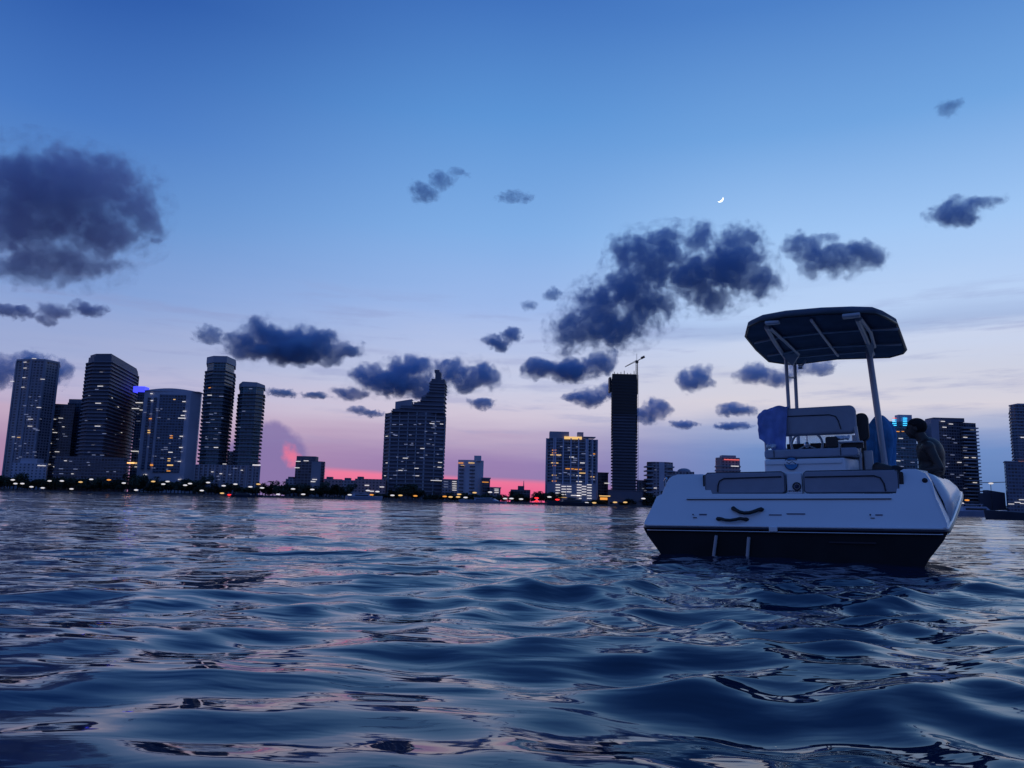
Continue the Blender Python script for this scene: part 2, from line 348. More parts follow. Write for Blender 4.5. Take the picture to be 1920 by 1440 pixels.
# ------------------------------------------------------------------ clouds
def cloud(label, blobs, D, dens=1.0, tint=(0.36, 0.40, 0.55), nscale=1.0, seed=0, amp=1.0):
    """blobs: list of (px, py, rx, ry) ellipses in photo pixels; D: distance in metres"""
    ax = sum(b[0] for b in blobs) / len(blobs); ay = sum(b[1] for b in blobs) / len(blobs)
    def pt(x, y):
        return CAM + ray(x, y).normalized() * D
    c = pt(ax, ay); azm = math.atan2(c.x, c.y); rot = Matrix.Rotation(azm, 3, 'Z'); rng = random.Random(seed + 5)
    k = D / FPX * 0.93; B = []
    rmean = sum(min(b[2], b[3] * 1.6) for b in blobs) / len(blobs) * k
    for (x, y, rx, ry) in blobs:
        p = rot @ (pt(x, y) - c); sc2 = (ray(x, y).length)  # keep the solid angle
        p.y = rng.uniform(-0.3, 0.3) * rx * k
        B.append((p, Vector((rx * k / 1.0, (rx + ry) * 0.5 * k, ry * k))))
    mb = MB()
    for p, r in B: mb.ball(p, r * (1.3 if len(blobs) > 8 else 1.18), 20, 14)
    me = remesh(mb, rmean / 6.5, 0, 'cloud')
    m_, nt, bs = new_mat('cloud_vapour'); N = nt.nodes; L = nt.links; N.remove(bs)
    out = N['Material Output']; pv = N.new('ShaderNodeVolumePrincipled'); L.new(pv.outputs[0], out.inputs['Volume'])
    tc = N.new('ShaderNodeTexCoord')
    n1 = N.new('ShaderNodeTexNoise'); n1.inputs['Scale'].default_value = nscale * 0.75 / rmean; n1.inputs['Detail'].default_value = 3
    of = N.new('ShaderNodeVectorMath'); of.operation = 'ADD'; of.inputs[1].default_value = (seed * 371.0, seed * 113.0, seed * 57.0)
    L.new(tc.outputs['Object'], of.inputs[0]); L.new(of.outputs[0], n1.inputs['Vector'])
    w1 = N.new('ShaderNodeVectorMath'); w1.operation = 'SUBTRACT'; L.new(n1.outputs['Color'], w1.inputs[0]); w1.inputs[1].default_value = (0.5, 0.5, 0.5)
    w2 = N.new('ShaderNodeVectorMath'); w2.operation = 'MULTIPLY_ADD'; L.new(w1.outputs[0], w2.inputs[0]); w2.inputs[1].default_value = [rmean * 1.5] * 3; L.new(tc.outputs['Object'], w2.inputs[2])
    n2 = N.new('ShaderNodeTexNoise'); n2.inputs['Scale'].default_value = nscale * 2.0 / rmean; n2.inputs['Detail'].default_value = 7; n2.inputs['Roughness'].default_value = 0.64
    L.new(of.outputs[0], n2.inputs['Vector'])
    acc = None
    for p, r in B:
        s1 = N.new('ShaderNodeVectorMath'); s1.operation = 'SUBTRACT'; L.new(w2.outputs[0], s1.inputs[0]); s1.inputs[1].default_value = p
        s2 = N.new('ShaderNodeVectorMath'); s2.operation = 'DIVIDE'; L.new(s1.outputs[0], s2.inputs[0]); s2.inputs[1].default_value = r
        d = N.new('ShaderNodeVectorMath'); d.operation = 'DOT_PRODUCT'; L.new(s2.outputs[0], d.inputs[0]); L.new(s2.outputs[0], d.inputs[1])
        q = N.new('ShaderNodeMath'); q.operation = 'SUBTRACT'; q.use_clamp = True; q.inputs[0].default_value = 1.0; L.new(d.outputs['Value'], q.inputs[1])
        if acc is None: acc = q.outputs[0]
        else:
            a = N.new('ShaderNodeMath'); a.operation = 'SMOOTH_MAX'; a.inputs[2].default_value = 0.35; L.new(acc, a.inputs[0]); L.new(q.outputs[0], a.inputs[1]); acc = a.outputs[0]
    g = N.new('ShaderNodeMath'); g.operation = 'MULTIPLY_ADD'; L.new(n2.outputs['Fac'], g.inputs[0]); g.inputs[1].default_value = 3.0 * amp; L.new(acc, g.inputs[2])
    mr = N.new('ShaderNodeMapRange'); mr.interpolation_type = 'SMOOTHSTEP'; L.new(g.outputs[0], mr.inputs['Value'])
    mr.inputs['From Min'].default_value = 1.5 * amp + 0.2; mr.inputs['From Max'].default_value = 1.5 * amp + 0.85
    mr.inputs['To Min'].default_value = 0; mr.inputs['To Max'].default_value = dens * 2.7 / rmean
    e = N.new('ShaderNodeMath'); e.operation = 'MULTIPLY'; L.new(mr.outputs[0], e.inputs[0])
    e2 = N.new('ShaderNodeMapRange'); e2.interpolation_type = 'SMOOTHSTEP'; L.new(acc, e2.inputs[0]); e2.inputs['From Min'].default_value = 0.10; e2.inputs['From Max'].default_value = 0.36; L.new(e2.outputs[0], e.inputs[1])
    L.new(e.outputs[0], pv.inputs['Density'])
    pv.inputs['Color'].default_value = (min(1, tint[0] * 1.5), min(1, tint[1] * 1.8), min(1, tint[2] * 1.6), 1)
    o = link('cloud', me, m_); o.location = c; o.rotation_euler = (0, 0, -azm)
    tag(o, label, 'cloud', 'dusk clouds')
    return o

PUR = (0.50, 0.42, 0.56)
CL = [
 ('large purple cloud bank filling the left edge of the sky', [(30,330,70,45),(130,300,60,40),(210,320,70,42),(265,385,48,60),(110,380,130,75),(40,420,95,50),(190,440,85,50),(95,492,105,38),(160,500,66,34),(15,508,60,28),(285,438,30,14)], 3600, .8, PUR),
 ('small dim cloud fragment cut by the left edge of the picture', [(0,585,35,15),(30,583,34,12)], 3900, .8, PUR),
 ('small ragged cloud pair under the large left cloud', [(98,582,32,15),(168,578,36,15),(88,600,24,12)], 3900, .7, PUR),
 ('low blue cloud behind the leftmost tower', [(8,695,40,30),(60,672,40,16),(100,700,30,26)], 7000, .9, (.38,.42,.6)),
 ('small round cloud left of the broad dark one', [(393,628,34,20)], 4400, .8, (.36,.40,.56)),
 ('broad flat-bottomed dark cloud above the twin towers', [(470,650,52,34),(500,625,46,34),(560,640,75,40),(600,640,50,34),(640,657,48,22),(545,660,110,22)], 4200, 1.5, (.33,.38,.55)),
 ('thin little cloud right of the round-topped tower', [(528,737,30,10),(592,741,32,7)], 6000, .7, (.40,.42,.56)),
 ('long dark cloud spreading behind the stepped tower', [(690,705,40,22),(735,715,75,30),(770,690,55,28),(800,725,60,25),(850,695,50,30),(905,705,45,34),(660,740,42,14),(870,720,50,20)], 5200, 1.3, (.34,.40,.58)),
 ('small oval cloud under the right end of the long cloud', [(902,758,32,15)], 5600, .9, (.36,.42,.6)),
 ('faint grey wisp left of the stepped tower', [(698,775,28,8),(672,770,26,7)], 6500, .5, (.40,.42,.58)),
 ('short slanting cloud left of the big central cloud', [(930,645,34,20),(960,628,26,14)], 4400, 1.1, (.34,.40,.58)),
 ('faint grey smudge of cloud high in the middle', [(795,365,32,26),(830,335,32,18),(862,318,24,10)], 4200, .4, (.40,.46,.62)),
 ('huge slanting cloud bank right of the middle', [(1190,470,50,44),(1250,445,46,38),(1235,500,60,50),(1175,540,60,50),(1125,580,62,55),(1095,620,66,42),(1150,620,80,42),(1215,575,60,50),(1300,520,62,55),(1370,500,70,60),(1395,440,40,34),(1310,440,30,36),(1425,525,42,36),(1330,560,60,30),(1070,640,42,34)], 3800, 1.25, (.32,.38,.56)),
 ('flat dark cloud left of the crane', [(1010,692,45,22),(1070,688,65,28),(1130,675,40,28)], 4600, 1.4, (.33,.40,.58)),
 ('ragged two-lobed cloud above the boat canopy', [(1515,460,44,34),(1560,490,60,38),(1615,478,52,28),(1545,440,30,18)], 3800, .95, (.34,.40,.58)),
 ('small isolated cloud high at the right', [(1788,405,44,34),(1835,378,38,16)], 3900, .8, (.36,.42,.6)),
 ('very faint wisp near the upper right corner', [(1782,196,26,14)], 3600, .35, (.38,.46,.62)),
 ('small smudged cloud right of the crane', [(1305,712,42,26),(1320,695,24,14)], 5200, .9, (.36,.44,.62)),
 ('soft cloud seen between the canopy posts', [(1415,702,44,24),(1460,705,46,18),(1520,690,50,14)], 5200, .75, (.38,.44,.62)),
 ('blue cloud touching the left side of the crane tower', [(1080,748,30,16),(1112,742,44,22),(1150,735,30,22)], 5400, .95, (.36,.42,.6)),
 ('blue cloud touching the right side of the crane tower', [(1205,778,34,20),(1232,768,32,24)], 5400, 1.0, (.34,.42,.62)),
 ('thin flat cloud left of the draped seat', [(1378,768,44,13)], 6000, .7, (.36,.44,.62)),
 ('small flat cloud low over the hazy right horizon', [(1282,797,34,9),(1372,800,42,8)], 7000, .6, (.34,.42,.62)),
 ('tiny cloud pair left of the huge cloud bank', [(992,574,20,11),(1035,552,26,14)], 4200, .5, (.38,.46,.64)),
 ('faint streak of cloud at the upper middle', [(965,370,44,9)], 4200, .25, (.40,.46,.62)),
]
for i, (lb, bb, D, dn, tn) in enumerate(CL): cloud(lb, [(b[0], b[1], b[2] * (1.06 if len(bb) > 8 else 1.12), b[3] * (1.06 if len(bb) > 8 else 1.12)) for b in bb], D, dn, tn, seed=i + 1, nscale=1.5 if len(bb) > 8 else 1.15)
sc.cycles.volume_bounces = 5
sc.cycles.volume_max_steps = 96
sc.cycles.volume_step_rate = 1.0


# ------------------------------------------------------------------ water
def build_water():
    rng = np.random.default_rng(11)
    rr = [0.55]
    while rr[-1] < 16000: rr.append(rr[-1] * (1.0066 if rr[-1] < 260 else 1.05))
    rr = np.array(rr)
    a1 = np.radians(np.linspace(-46, 46, 760)); a2 = np.radians(np.linspace(46, 314, 70))[1:-1]
    aa = np.concatenate([a1, a2]); na = len(aa); nr = len(rr)
    A, Rr = np.meshgrid(aa, rr); X = Rr * np.sin(A); Y = Rr * np.cos(A)
    Z = np.zeros_like(X); DX = np.zeros_like(X); DY = np.zeros_like(X)
    dr = np.gradient(rr)[:, None] * np.ones_like(X)
    coarse = (np.arange(na) >= len(a1))[None, :]
    dr = np.maximum(dr, np.where(coarse, Rr * 0.068, Rr * 0.0022))
    mod = 0.75 + 0.35 * np.sin(X * 0.31 + 1.3) * np.sin(Y * 0.23 + 0.4) + 0.25 * np.sin(X * 0.11 - Y * 0.17)
    lam = np.concatenate([np.exp(rng.uniform(np.log(2.2), np.log(7.0), 16)), np.exp(rng.uniform(np.log(0.7), np.log(2.2), 34)), np.exp(rng.uniform(np.log(0.22), np.log(0.7), 46))])
    for l in lam:
        k = 2 * np.pi / l
        th = rng.normal(np.radians(82), 0.42) if l > 0.7 else rng.normal(np.radians(80), 0.8)
        slope = 0.0095 if l > 2.2 else (0.0130 if l > 0.7 else 0.0185)
        amp = slope / k * 1.25
        kx, ky = k * np.cos(th), k * np.sin(th); ph = rng.uniform(0, 6.28)
        w = np.clip((l / dr - 2.5) / 3.0, 0, 1) * (mod if l < 2.2 else 1.0)
        P = kx * X + ky * Y + ph
        if l < 1.6: w = w * (0.55 + 0.45 * np.clip((Rr - 1.2) / 2.2 + np.clip(X * 1.3, 0, 1), 0, 1)) * (1 + (0.5 if l > .7 else 1.1) * np.exp(-((X - 1.5) ** 2 / 3.2 + (Y - 3.6) ** 2 / 7.0)))
        Z += amp * w * np.cos(P); s_ = amp * w * np.sin(P) * 0.9
        DX -= s_ * np.cos(th); DY -= s_ * np.sin(th)
    near = np.clip((Rr - 0.5) / 0.8, 0, 1)
    Z *= near
    X = X + DX; Y = Y + DY
    V = np.stack([X, Y, Z], -1).reshape(-1, 3)
    i = np.arange(nr - 1)[:, None]; j = np.arange(na)[None, :]; j2 = (j + 1) % na
    Fc = np.stack([i * na + j, (i + 1) * na + j, (i + 1) * na + j2, i * na + j2], -1).reshape(-1, 4)
    # close the middle under the lens
    V = np.concatenate([V, [[0, 0, 0]]]); c = len(V) - 1
    tri = np.stack([np.full(na, c), np.arange(na), (np.arange(na) + 1) % na], -1)
    me = bpy.data.meshes.new('water'); nf = len(Fc); nt_ = len(tri)
    me.vertices.add(len(V)); me.vertices.foreach_set('co', V.astype(np.float32).ravel())
    idx = np.concatenate([Fc.ravel(), tri.ravel()]).astype(np.int32)
    me.loops.add(len(idx)); me.loops.foreach_set('vertex_index', idx)
    st = np.concatenate([np.arange(nf) * 4, nf * 4 + np.arange(nt_) * 3]).astype(np.int32)
    me.polygons.add(nf + nt_); me.polygons.foreach_set('loop_start', st)
    me.update(calc_edges=True); me.validate(); shade(me)
    if me.polygons[5].normal.z < 0: me.flip_normals()
    m_, nt, b = new_mat('sea_water'); N = nt.nodes; L = nt.links
    b.inputs['Base Color'].default_value = (0.005, 0.018, 0.046, 1); b.inputs['Roughness'].default_value = 0.02; b.inputs['IOR'].default_value = 1.55
    b.inputs['Specular IOR Level'].default_value = 0.5
    g = N.new('ShaderNodeNewGeometry')
    def nz(sx, sy, scale, det, rot):
        mp = N.new('ShaderNodeMapping'); mp.inputs['Scale'].default_value = (sx, sy, 1); mp.inputs['Rotation'].default_value = (0, 0, rot)
        L.new(g.outputs['Position'], mp.inputs['Vector'])
        n = N.new('ShaderNodeTexNoise'); n.inputs['Scale'].default_value = scale; n.inputs['Detail'].default_value = det; n.inputs['Distortion'].default_value = 0.3
        L.new(mp.outputs[0], n.inputs['Vector']); return n.outputs['Fac']
    fine = nz(0.55, 1.6, 5.0, 3, 0.15); mid = nz(0.5, 1.3, 0.9, 4, -0.1); patch = nz(0.3, 1.0, 0.14, 2, 0.1)
    pm = N.new('ShaderNodeMapRange'); pm.inputs['From Min'].default_value = 0.35; pm.inputs['From Max'].default_value = 0.65; L.new(patch, pm.inputs['Value'])
    f2 = N.new('ShaderNodeMath'); f2.operation = 'MULTIPLY'; L.new(fine, f2.inputs[0]); L.new(pm.outputs[0], f2.inputs[1])
    b1 = N.new('ShaderNodeBump'); b1.inputs['Strength'].default_value = 0.4; b1.inputs['Distance'].default_value = 0.22; L.new(mid, b1.inputs['Height'])
    b2 = N.new('ShaderNodeBump'); b2.inputs['Strength'].default_value = 0.8; b2.inputs['Distance'].default_value = 0.03; L.new(f2.outputs[0], b2.inputs['Height']); L.new(b1.outputs[0], b2.inputs['Normal'])
    L.new(b2.outputs[0], b.inputs['Normal'])
    o = link('water', me, m_); tag(o, kind='structure')
build_water()

# ------------------------------------------------------------------ shore
SH = 800.0
def build_shore():
    mb = MB(); rng = random.Random(3)
    for i in range(60):
        x0 = -1500 + i * 50; 
    xs = [-1500 + i * 25 for i in range(121)]; ys = [0, 4, 60, 200, 900]
    vs = []; fs = []
    for j, y in enumerate(ys):
        for x in xs: vs.append((x, SH + 3 + y, (0.6, 1.6, 2.2, 2.5, 2.5)[j] + rng.uniform(-.25, .25)))
    n = len(xs)
    for j in range(len(ys) - 1):
        for i in range(n - 1): fs.append((j * n + i, j * n + i + 1, (j + 1) * n + i + 1, (j + 1) * n + i))
    mb.add(vs, fs, True); o = mb.build('shore_ground', M['earth']); tag(o, kind='structure')
    mb = MB(); mb.box(-1500, 1500, SH + 1, SH + 3.4, -1.5, 1.15); mb.box(-1500, 1500, SH + 0.7, SH + 3.7, 1.15, 1.4)
    o = mb.build('seawall', M['rock']); tag(o, 'low dark seawall running the whole length of the far shore', 'seawall')
build_shore()

# ------------------------------------------------------------------ buildings
def outset(poly, e):
    cx = sum(p[0] for p in poly) / len(poly); cy = sum(p[1] for p in poly) / len(poly); n = len(poly); out = []
    for i in range(n):
        a = Vector(poly[i - 1]); b = Vector(poly[i]); c = Vector(poly[(i + 1) % n])
        n1 = Vector(((b - a).y, -(b - a).x)).normalized(); n2 = Vector(((c - b).y, -(c - b).x)).normalized()
        d = (n1 + n2); d = d / max(0.35, d.length_squared / 2) if d.length > 1e-6 else n1
        out.append((b.x + d.x * e, b.y + d.y * e))
    return out

LW = {}
def lit_mesh(w, h):
    k = (w, h)
    if k not in LW:
        mb = MB(); mb.box(-w / 2, w / 2, -0.12, 0.06, -h / 2, h / 2); LW[k] = mb.mesh('lit')
    return LW[k]
def lit(parent, org, p, ang, w, h, mat, name='lit_window'):
    me = lit_mesh(w, h); key = (w, h, mat)
    if key not in LW:
        m2 = me.copy(); m2.materials.append(M[mat]); LW[key] = m2
    o = bpy.data.objects.new(name, LW[key]); col.objects.link(o); o.parent = parent
    o.location = p - org; o.rotation_euler = (0, 0, ang); return o

class Tower:
    """front: list of (photo px at ground, depth) left to right; the plan is closed `back` metres behind"""
    def __init__(s, label, front, ytop, back=28, mat='f_dark', cat='tower', name='tower', ybase=None, group='towers of the far skyline', pxtop=None):
        hz = lambda x: 943.5 + 0.0258 * (x - 960)
        s.dx = lambda x: -math.tan(rad((1150 - x) * (0.0022 if x < 1150 else 0.004))) * max(0, hz(x) - ytop) * 0.55
        P = [at(x + s.dx(x), hz(x) - 3, D) for x, D in front]; s.front = P
        s.org = Vector((sum(p.x for p in P) / len(P), min(p.y for p in P), 2.2))
        s.root = empty(name, s.org, label, cat, group)
        F = [(p.x - s.org.x, p.y - s.org.y) for p in P]
        L_, R_ = P[0], P[-1]
        def bk(p): return (p.x * (p.y + back) / p.y * 0.997 - s.org.x, p.y + back - s.org.y)
        s.poly = F + [bk(R_), bk(L_)]
        xt = pxtop if pxtop is not None else sum(x for x, _ in front) / len(front)
        Dm = min(D for _, D in front)
        s.h = at(xt, ytop, Dm).z - 2.2; s.mat = mat; s.D = Dm
    def z(s, x, y): return at(x, y, s.D).z - 2.2
    def wall(s, z1=None, z0=-1.0, poly=None, mat=None, name='wall', top=None):
        mb = MB(); mb.prism(poly or s.poly, z0, z1 or s.h, top); return mb.build(name, M[mat or s.mat], s.root)
    def slabs(s, mat='slab_d', e=1.6, fl=3.2, t=1.1, z0=4, z1=None, poly=None, name='balcony'):
        z1 = z1 or s.h - 1.5; P = outset(poly or s.poly, e); mb = MB(); mb.prism(P, 0, t); me = mb.mesh('balcony'); me.materials.append(M[mat])
        n = int((z1 - z0) / fl)
        for i in range(min(n, 95)):
            o = bpy.data.objects.new(name, me); col.objects.link(o); o.parent = s.root; o.location = (0, 0, z0 + i * fl)
    def sub(s, x0, x1, off=0.0, back=20, dep=None):
        """plan from two px columns on the front depth"""
        D = (dep or s.D) + off; hz = 940
        a = at(x0 + s.dx(x0), hz, D) - s.org; b = at(x1 + s.dx(x1), hz, D) - s.org
        return [(a.x, a.y), (b.x, b.y), (b.x, b.y + back), (a.x, a.y + back)]
    def subt(s, x0, x1, y, off=0.0, back=20):
        D = s.D + off; a = at(x0, y, D) - s.org; b = at(x1, y, D) - s.org
        return [(a.x, a.y), (b.x, b.y), (b.x, b.y + back), (a.x, a.y + back)]
    def light(s, x, y, w=4, h=1.5, mat='w_white', e=1.75, name='lit_window'):
        w, h = w * 0.95, h * 0.55
        r = ray(x, y); best = None
        for a, b in zip(s.front[:-1], s.front[1:]):
            d = b - a; n = Vector((d.y, -d.x, 0)).normalized()
            a2 = a + n * e; t = (a2 - CAM).dot(n) / r.dot(n); p = CAM + r * t; u = (p - a2).dot(d) / d.length_squared
            if -0.02 <= u <= 1.02: best = (p, math.atan2(d.y, d.x)); break
        if best is None: 
            a, b = s.front[0], s.front[-1]; d = b - a; p = CAM + r * ((s.D - e) / r.y); best = (p, 0)
        return lit(s.root, s.org, best[0], best[1], w, h, mat, name)
    def sprinkle(s, n, seed, x0, x1, y0, y1, mats=('w_dim', 'w_dim', 'w_white')):
        rng = random.Random(seed)
        for i in range(n):
            s.light(rng.uniform(x0, x1), rng.uniform(y0, y1), rng.choice((2.5, 3, 4.5)), 1.2, rng.choice(mats))
    def piers(s, n, mat, w=1.2, e=0.5, z1=None):
        """proud vertical piers along the front edges"""
        k = 0
        for a, b in zip(s.poly[:len(s.front) - 1], s.poly[1:len(s.front)]):
            a = Vector(a); b = Vector(b); d = b - a; m_ = max(1, round(n * d.length / 40)); u = d.normalized(); nn = Vector((u.y, -u.x))
            for i in range(m_ + 1):
                c = a + d * (i / m_) + nn * e * 0.5
                mb = MB(); mb.obox((c.x, c.y, (z1 or s.h) / 2), (u.x * w / 2, u.y * w / 2, 0), (nn.x * e, nn.y * e, 0), (0, 0, (z1 or s.h) / 2)); mb.build('pier', M[mat], s.root)

def build_city():
    # 1 leftmost tower with a notched crown
    t = Tower('leftmost tall slab tower with pale side piers and a domed crown', [(8, 880), (36, 872), (62, 874), (88, 890)], 676, 26, 'f_mid', pxtop=60)
    t.wall(); t.piers(3, 'plain_m', 2.0, 0.6)
    c = at(62, 668, 885) - t.org
    mb = MB(); mb.ball((c.x, 12, t.h - 1), (11, 9, 7.5), 20, 10); mb.build('dome', M['plain_l'], t.root)
    mb = MB(); mb.prism(outset(t.poly, 0.8), t.h, t.h + 2.2); mb.build('parapet', M['plain_m'], t.root)
    for (x, y) in ((47, 679), (47, 690), (45, 708), (80, 711), (43, 726), (73, 764), (57, 786), (56, 799), (35, 820), (25, 819), (23, 715), (64, 672)): t.light(x, y, 5, 1.0, 'w_white' if x != 35 else 'w_warm', 1.4)
    t.sprinkle(22, 1, 22, 80, 740, 860, ('w_dim',))
    # low pale hall at its foot
    t = Tower('low pale waterfront hall at the foot of the leftmost tower', [(18, 838), (84, 842)], 868, 20, 'f_light', 'building', 'low_building'); t.wall(); t.light(78, 873, 9, 1.2, 'w_white', .6)
    mb = MB(); mb.prism(t.sub(30, 62, 3, 12), t.h, t.h + 5); mb.build('penthouse', M['plain_l'], t.root)
    # 2 mid tower pair
    t = Tower('shorter dark block between the two tallest left towers', [(83, 900), (126, 905)], 757, 26, 'f_dark', pxtop=106); t.wall(); t.slabs('slab_m', 0.5, 3.2, .7, poly=t.sub(84, 94, -.5, 20))
    for (x, y) in ((92, 779), (101, 786), (114, 784), (96, 805), (90, 819), (103, 811), (90, 848), (107, 847), (104, 875)): t.light(x, y, 5, 1.1)
    t.sprinkle(14, 2, 88, 124, 770, 890)
    t = Tower('blue grey block with a raised roof box left of the darkest tower', [(112, 930), (160, 930)], 755, 24, 'f_navy', pxtop=136); t.wall()
    mb = MB(); mb.prism(t.subt(129, 156, 752, 2, 20), t.h, t.z(140, 748)); mb.build('roof_box', M['plain_m'], t.root)
    # 3 darkest tower
    t = Tower('darkest tall tower with ribbed balconies and a roof sloping to the right', [(144, 850), (155, 838), (188, 835), (240, 935)], 667, 30, 'f_dark', pxtop=185); t.wall(mat='plain_d'); t.slabs('slab_d', 2.4, 4.0, 1.1)
    mb = MB(); mb.prism(outset(t.poly, -1.5), t.h, t.h + 3.0); mb.build('roof', M['plain_d'], t.root)
    for (x, y) in ((190, 698), (188, 724), (184, 756), (187, 767), (183, 799), (155, 858), (177, 883)): t.light(x, y, 7 if y > 720 else 4, 1.3, 'w_white', 2.2)
    t.sprinkle(22, 3, 160, 235, 720, 880)
    t = Tower('dark podium block under the darkest tower', [(98, 822), (232, 826)], 856, 12, 'f_dark', 'building', 'podium_building'); t.wall(); t.slabs('slab_d', .6, 3.4, .8, 2)
    t.sprinkle(10, 4, 104, 225, 862, 890)
    # 4/5 blue-lit + wide arched
    t = Tower('narrow blue grey tower with a glowing blue roof box', [(243, 900), (276, 900)], 735, 24, 'f_navy', pxtop=262); t.wall()
    mb = MB(); mb.prism(t.subt(250, 271, 728, 1, 12), t.h, t.z(260, 724)); mb.build('blue_roof_box', M['w_blue'], t.root)
    for (x, y) in ((254, 766), (261, 755), (253, 846), (245, 868)): t.light(x, y, 9 if y < 870 else 12, 1.6, 'w_white')
    t.light(246, 868, 14, 2.4, 'w_warm'); t.sprinkle(10, 5, 250, 270, 760, 880)
    t = Tower('wide pale tower with a gently arched crown and an inset dark window field', [(256, 880), (345, 878), (364, 884)], 733, 26, 'f_light', pxtop=320); t.wall(mat='plain_l')
    mb = MB(); a, b = t.poly[0], t.poly[2]; n = 14
    top = [(a[0] + (b[0] - a[0]) * i / n, t.h + math.sin(math.pi * min(1, i / n * 1.05)) * 3.2) for i in range(n + 1)]
    vs = [(x, 0.6, z) for x, z in top] + [(x, 20, z) for x, z in top] + [(x, 0.6, t.h - .5) for x, z in top] + [(x, 20, t.h - .5) for x, z in top]; N1 = n + 1; fs = []
    for i in range(n): fs += [(i, i + 1, N1 + i + 1, N1 + i), (2 * N1 + i, 2 * N1 + i + 1, i + 1, i), (N1 + i, N1 + i + 1, 3 * N1 + i + 1, 3 * N1 + i)]
    mb.add(vs, fs); mb.build('crown', M['plain_l'], t.root)
    P = t.subt(294, 343, 800, -0.6, 2)
    mb = MB(); mb.prism(P, t.z(320, 886), t.z(320, 740)); mb.build('window_field', M['f_navy'], t.root)
    for xx in (272, 283):
        mb = MB(); mb.prism(t.subt(xx, xx + 5, 800, -0.5, 1.5), t.z(xx, 880), t.z(xx, 745)); mb.build('window_column', M['f_navy'], t.root)
    for (x, y, w, c) in ((284, 738, 3, 'w_white'), (284, 751, 4, 'w_white'), (326, 749, 4, 'w_warm'), (345, 753, 4, 'w_white'), (346, 771, 4, 'w_white'), (343, 779, 5, 'w_white'), (341, 784, 9, 'w_white'), (281, 785, 5, 'w_orange'), (300, 786, 4, 'w_white'), (300, 792, 4, 'w_white'), (300, 799, 4, 'w_white'), (278, 807, 4, 'w_warm'), (278, 811, 5, 'w_warm'), (320, 817, 5, 'w_orange'), (320, 821, 5, 'w_orange'), (340, 818, 4, 'w_white'), (339, 839, 4, 'w_white'), (319, 848, 6, 'w_white'), (317, 860, 4, 'w_warm'), (316, 864, 4, 'w_warm'), (336, 865, 4, 'w_white'), (289, 872, 10, 'w_orange'), (312, 872, 16, 'w_warm'), (314, 883, 7, 'w_orange'), (272, 890, 4, 'w_white'), (337, 899, 4, 'w_white')): t.light(x, y, w, 1.6 if y != 872 else 2.6, c, 1.2)
    t.sprinkle(24, 6, 270, 343, 755, 880, ('w_dim',))
    # 6 tall slim with jagged edges
    t = Tower('tall slim tower with saw-toothed balcony edges and a plain crown', [(372, 860), (384, 850), (407, 850), (423, 872)], 680, 24, 'f_teal', pxtop=410); t.wall(); t.slabs('slab_d', 2.3, 4.2, .9, 6, t.h - 3)
    mb = MB(); mb.prism(outset(t.poly, 1.3), t.h, t.h + 7.5); mb.build('crown', M['plain_m'], t.root)
    for (x, y, c) in ((393, 727, 'w_orange'), (393, 741, 'w_white'), (392, 756, 'w_dim'), (415, 743, 'w_dim'), (390, 792, 'w_dim'), (405, 839, 'w_white')): t.light(x, y, 5, 1.4, c, 2.4)
    t.sprinkle(12, 7, 384, 420, 760, 870, ('w_dim',))
    t = Tower('round-topped slim tower right of the saw-toothed one', [(437, 862), (443, 851), (468, 848), (482, 858)], 725, 22, 'f_teal', pxtop=465); t.wall(); t.slabs('slab_d', 2.1, 4.2, .9, 6, t.h - 2)
    mb = MB(); a = t.poly; n = 12; cc = outset(t.poly, 1.2)
    mb.prism(cc, t.h, [t.h + 4.5, t.h + 6, t.h + 5, t.h + 3.5, t.h + 3.5, t.h + 4.5]); mb.build('crown', M['plain_m'], t.root)
    for (x, y) in ((470, 729), (448, 801), (457, 771)): t.light(x, y, 4, 1.2, 'w_dim', 2.2)
    t = Tower('wide grey podium joining the two slim towers', [(363, 838), (388, 832), (484, 834)], 872, 16, 'f_mid', 'building', 'podium_building', pxtop=430); t.wall(); t.piers(6, 'plain_m', 1.6, .6)
    t.light(481, 872, 9, 2.2, 'w_white', .8); t.light(421, 870, 4, 1.2, 'w_white', .8); t.light(441, 878, 5, 1.2, 'w_dim', .8); t.sprinkle(6, 8, 390, 480, 880, 900)
    t = Tower('small striped block glimpsed between the slim towers', [(421, 930), (438, 930)], 846, 14, 'f_mid', 'building', 'apartment_building'); t.wall(); t.slabs('slab_l', .8, 3.2, 1.1, 2)
    # 9 small block
    t = Tower('squat dark block with a blank grey side standing alone', [(551, 850), (581, 846), (606, 858)], 864, 20, 'f_dark', 'building', 'apartment_building', pxtop=580)
    t.wall(); a, b = Vector(t.poly[1]), Vector(t.poly[2]); mb = MB(); n_ = Vector(((b - a).y, -(b - a).x)).normalized() * .3; mb.prism([(a.x + n_.x, a.y + n_.y), (b.x * .96 + n_.x, b.y + n_.y), (b.x * .96, b.y + .1), (a.x, a.y + .1)], 0, t.h - .6); mb.build('blank_side_wall', M['plain_m'], t.root)
    mb = MB(); mb.prism(t.subt(556, 592, 860, 4, 12), t.h, t.z(575, 855)); mb.build('penthouse', M['plain_d'], t.root)
    for (x, y) in ((559, 865), (574, 864), (557, 877), (587, 903), (590, 899)): t.light(x, y, 6, 1.3, 'w_white', .8)
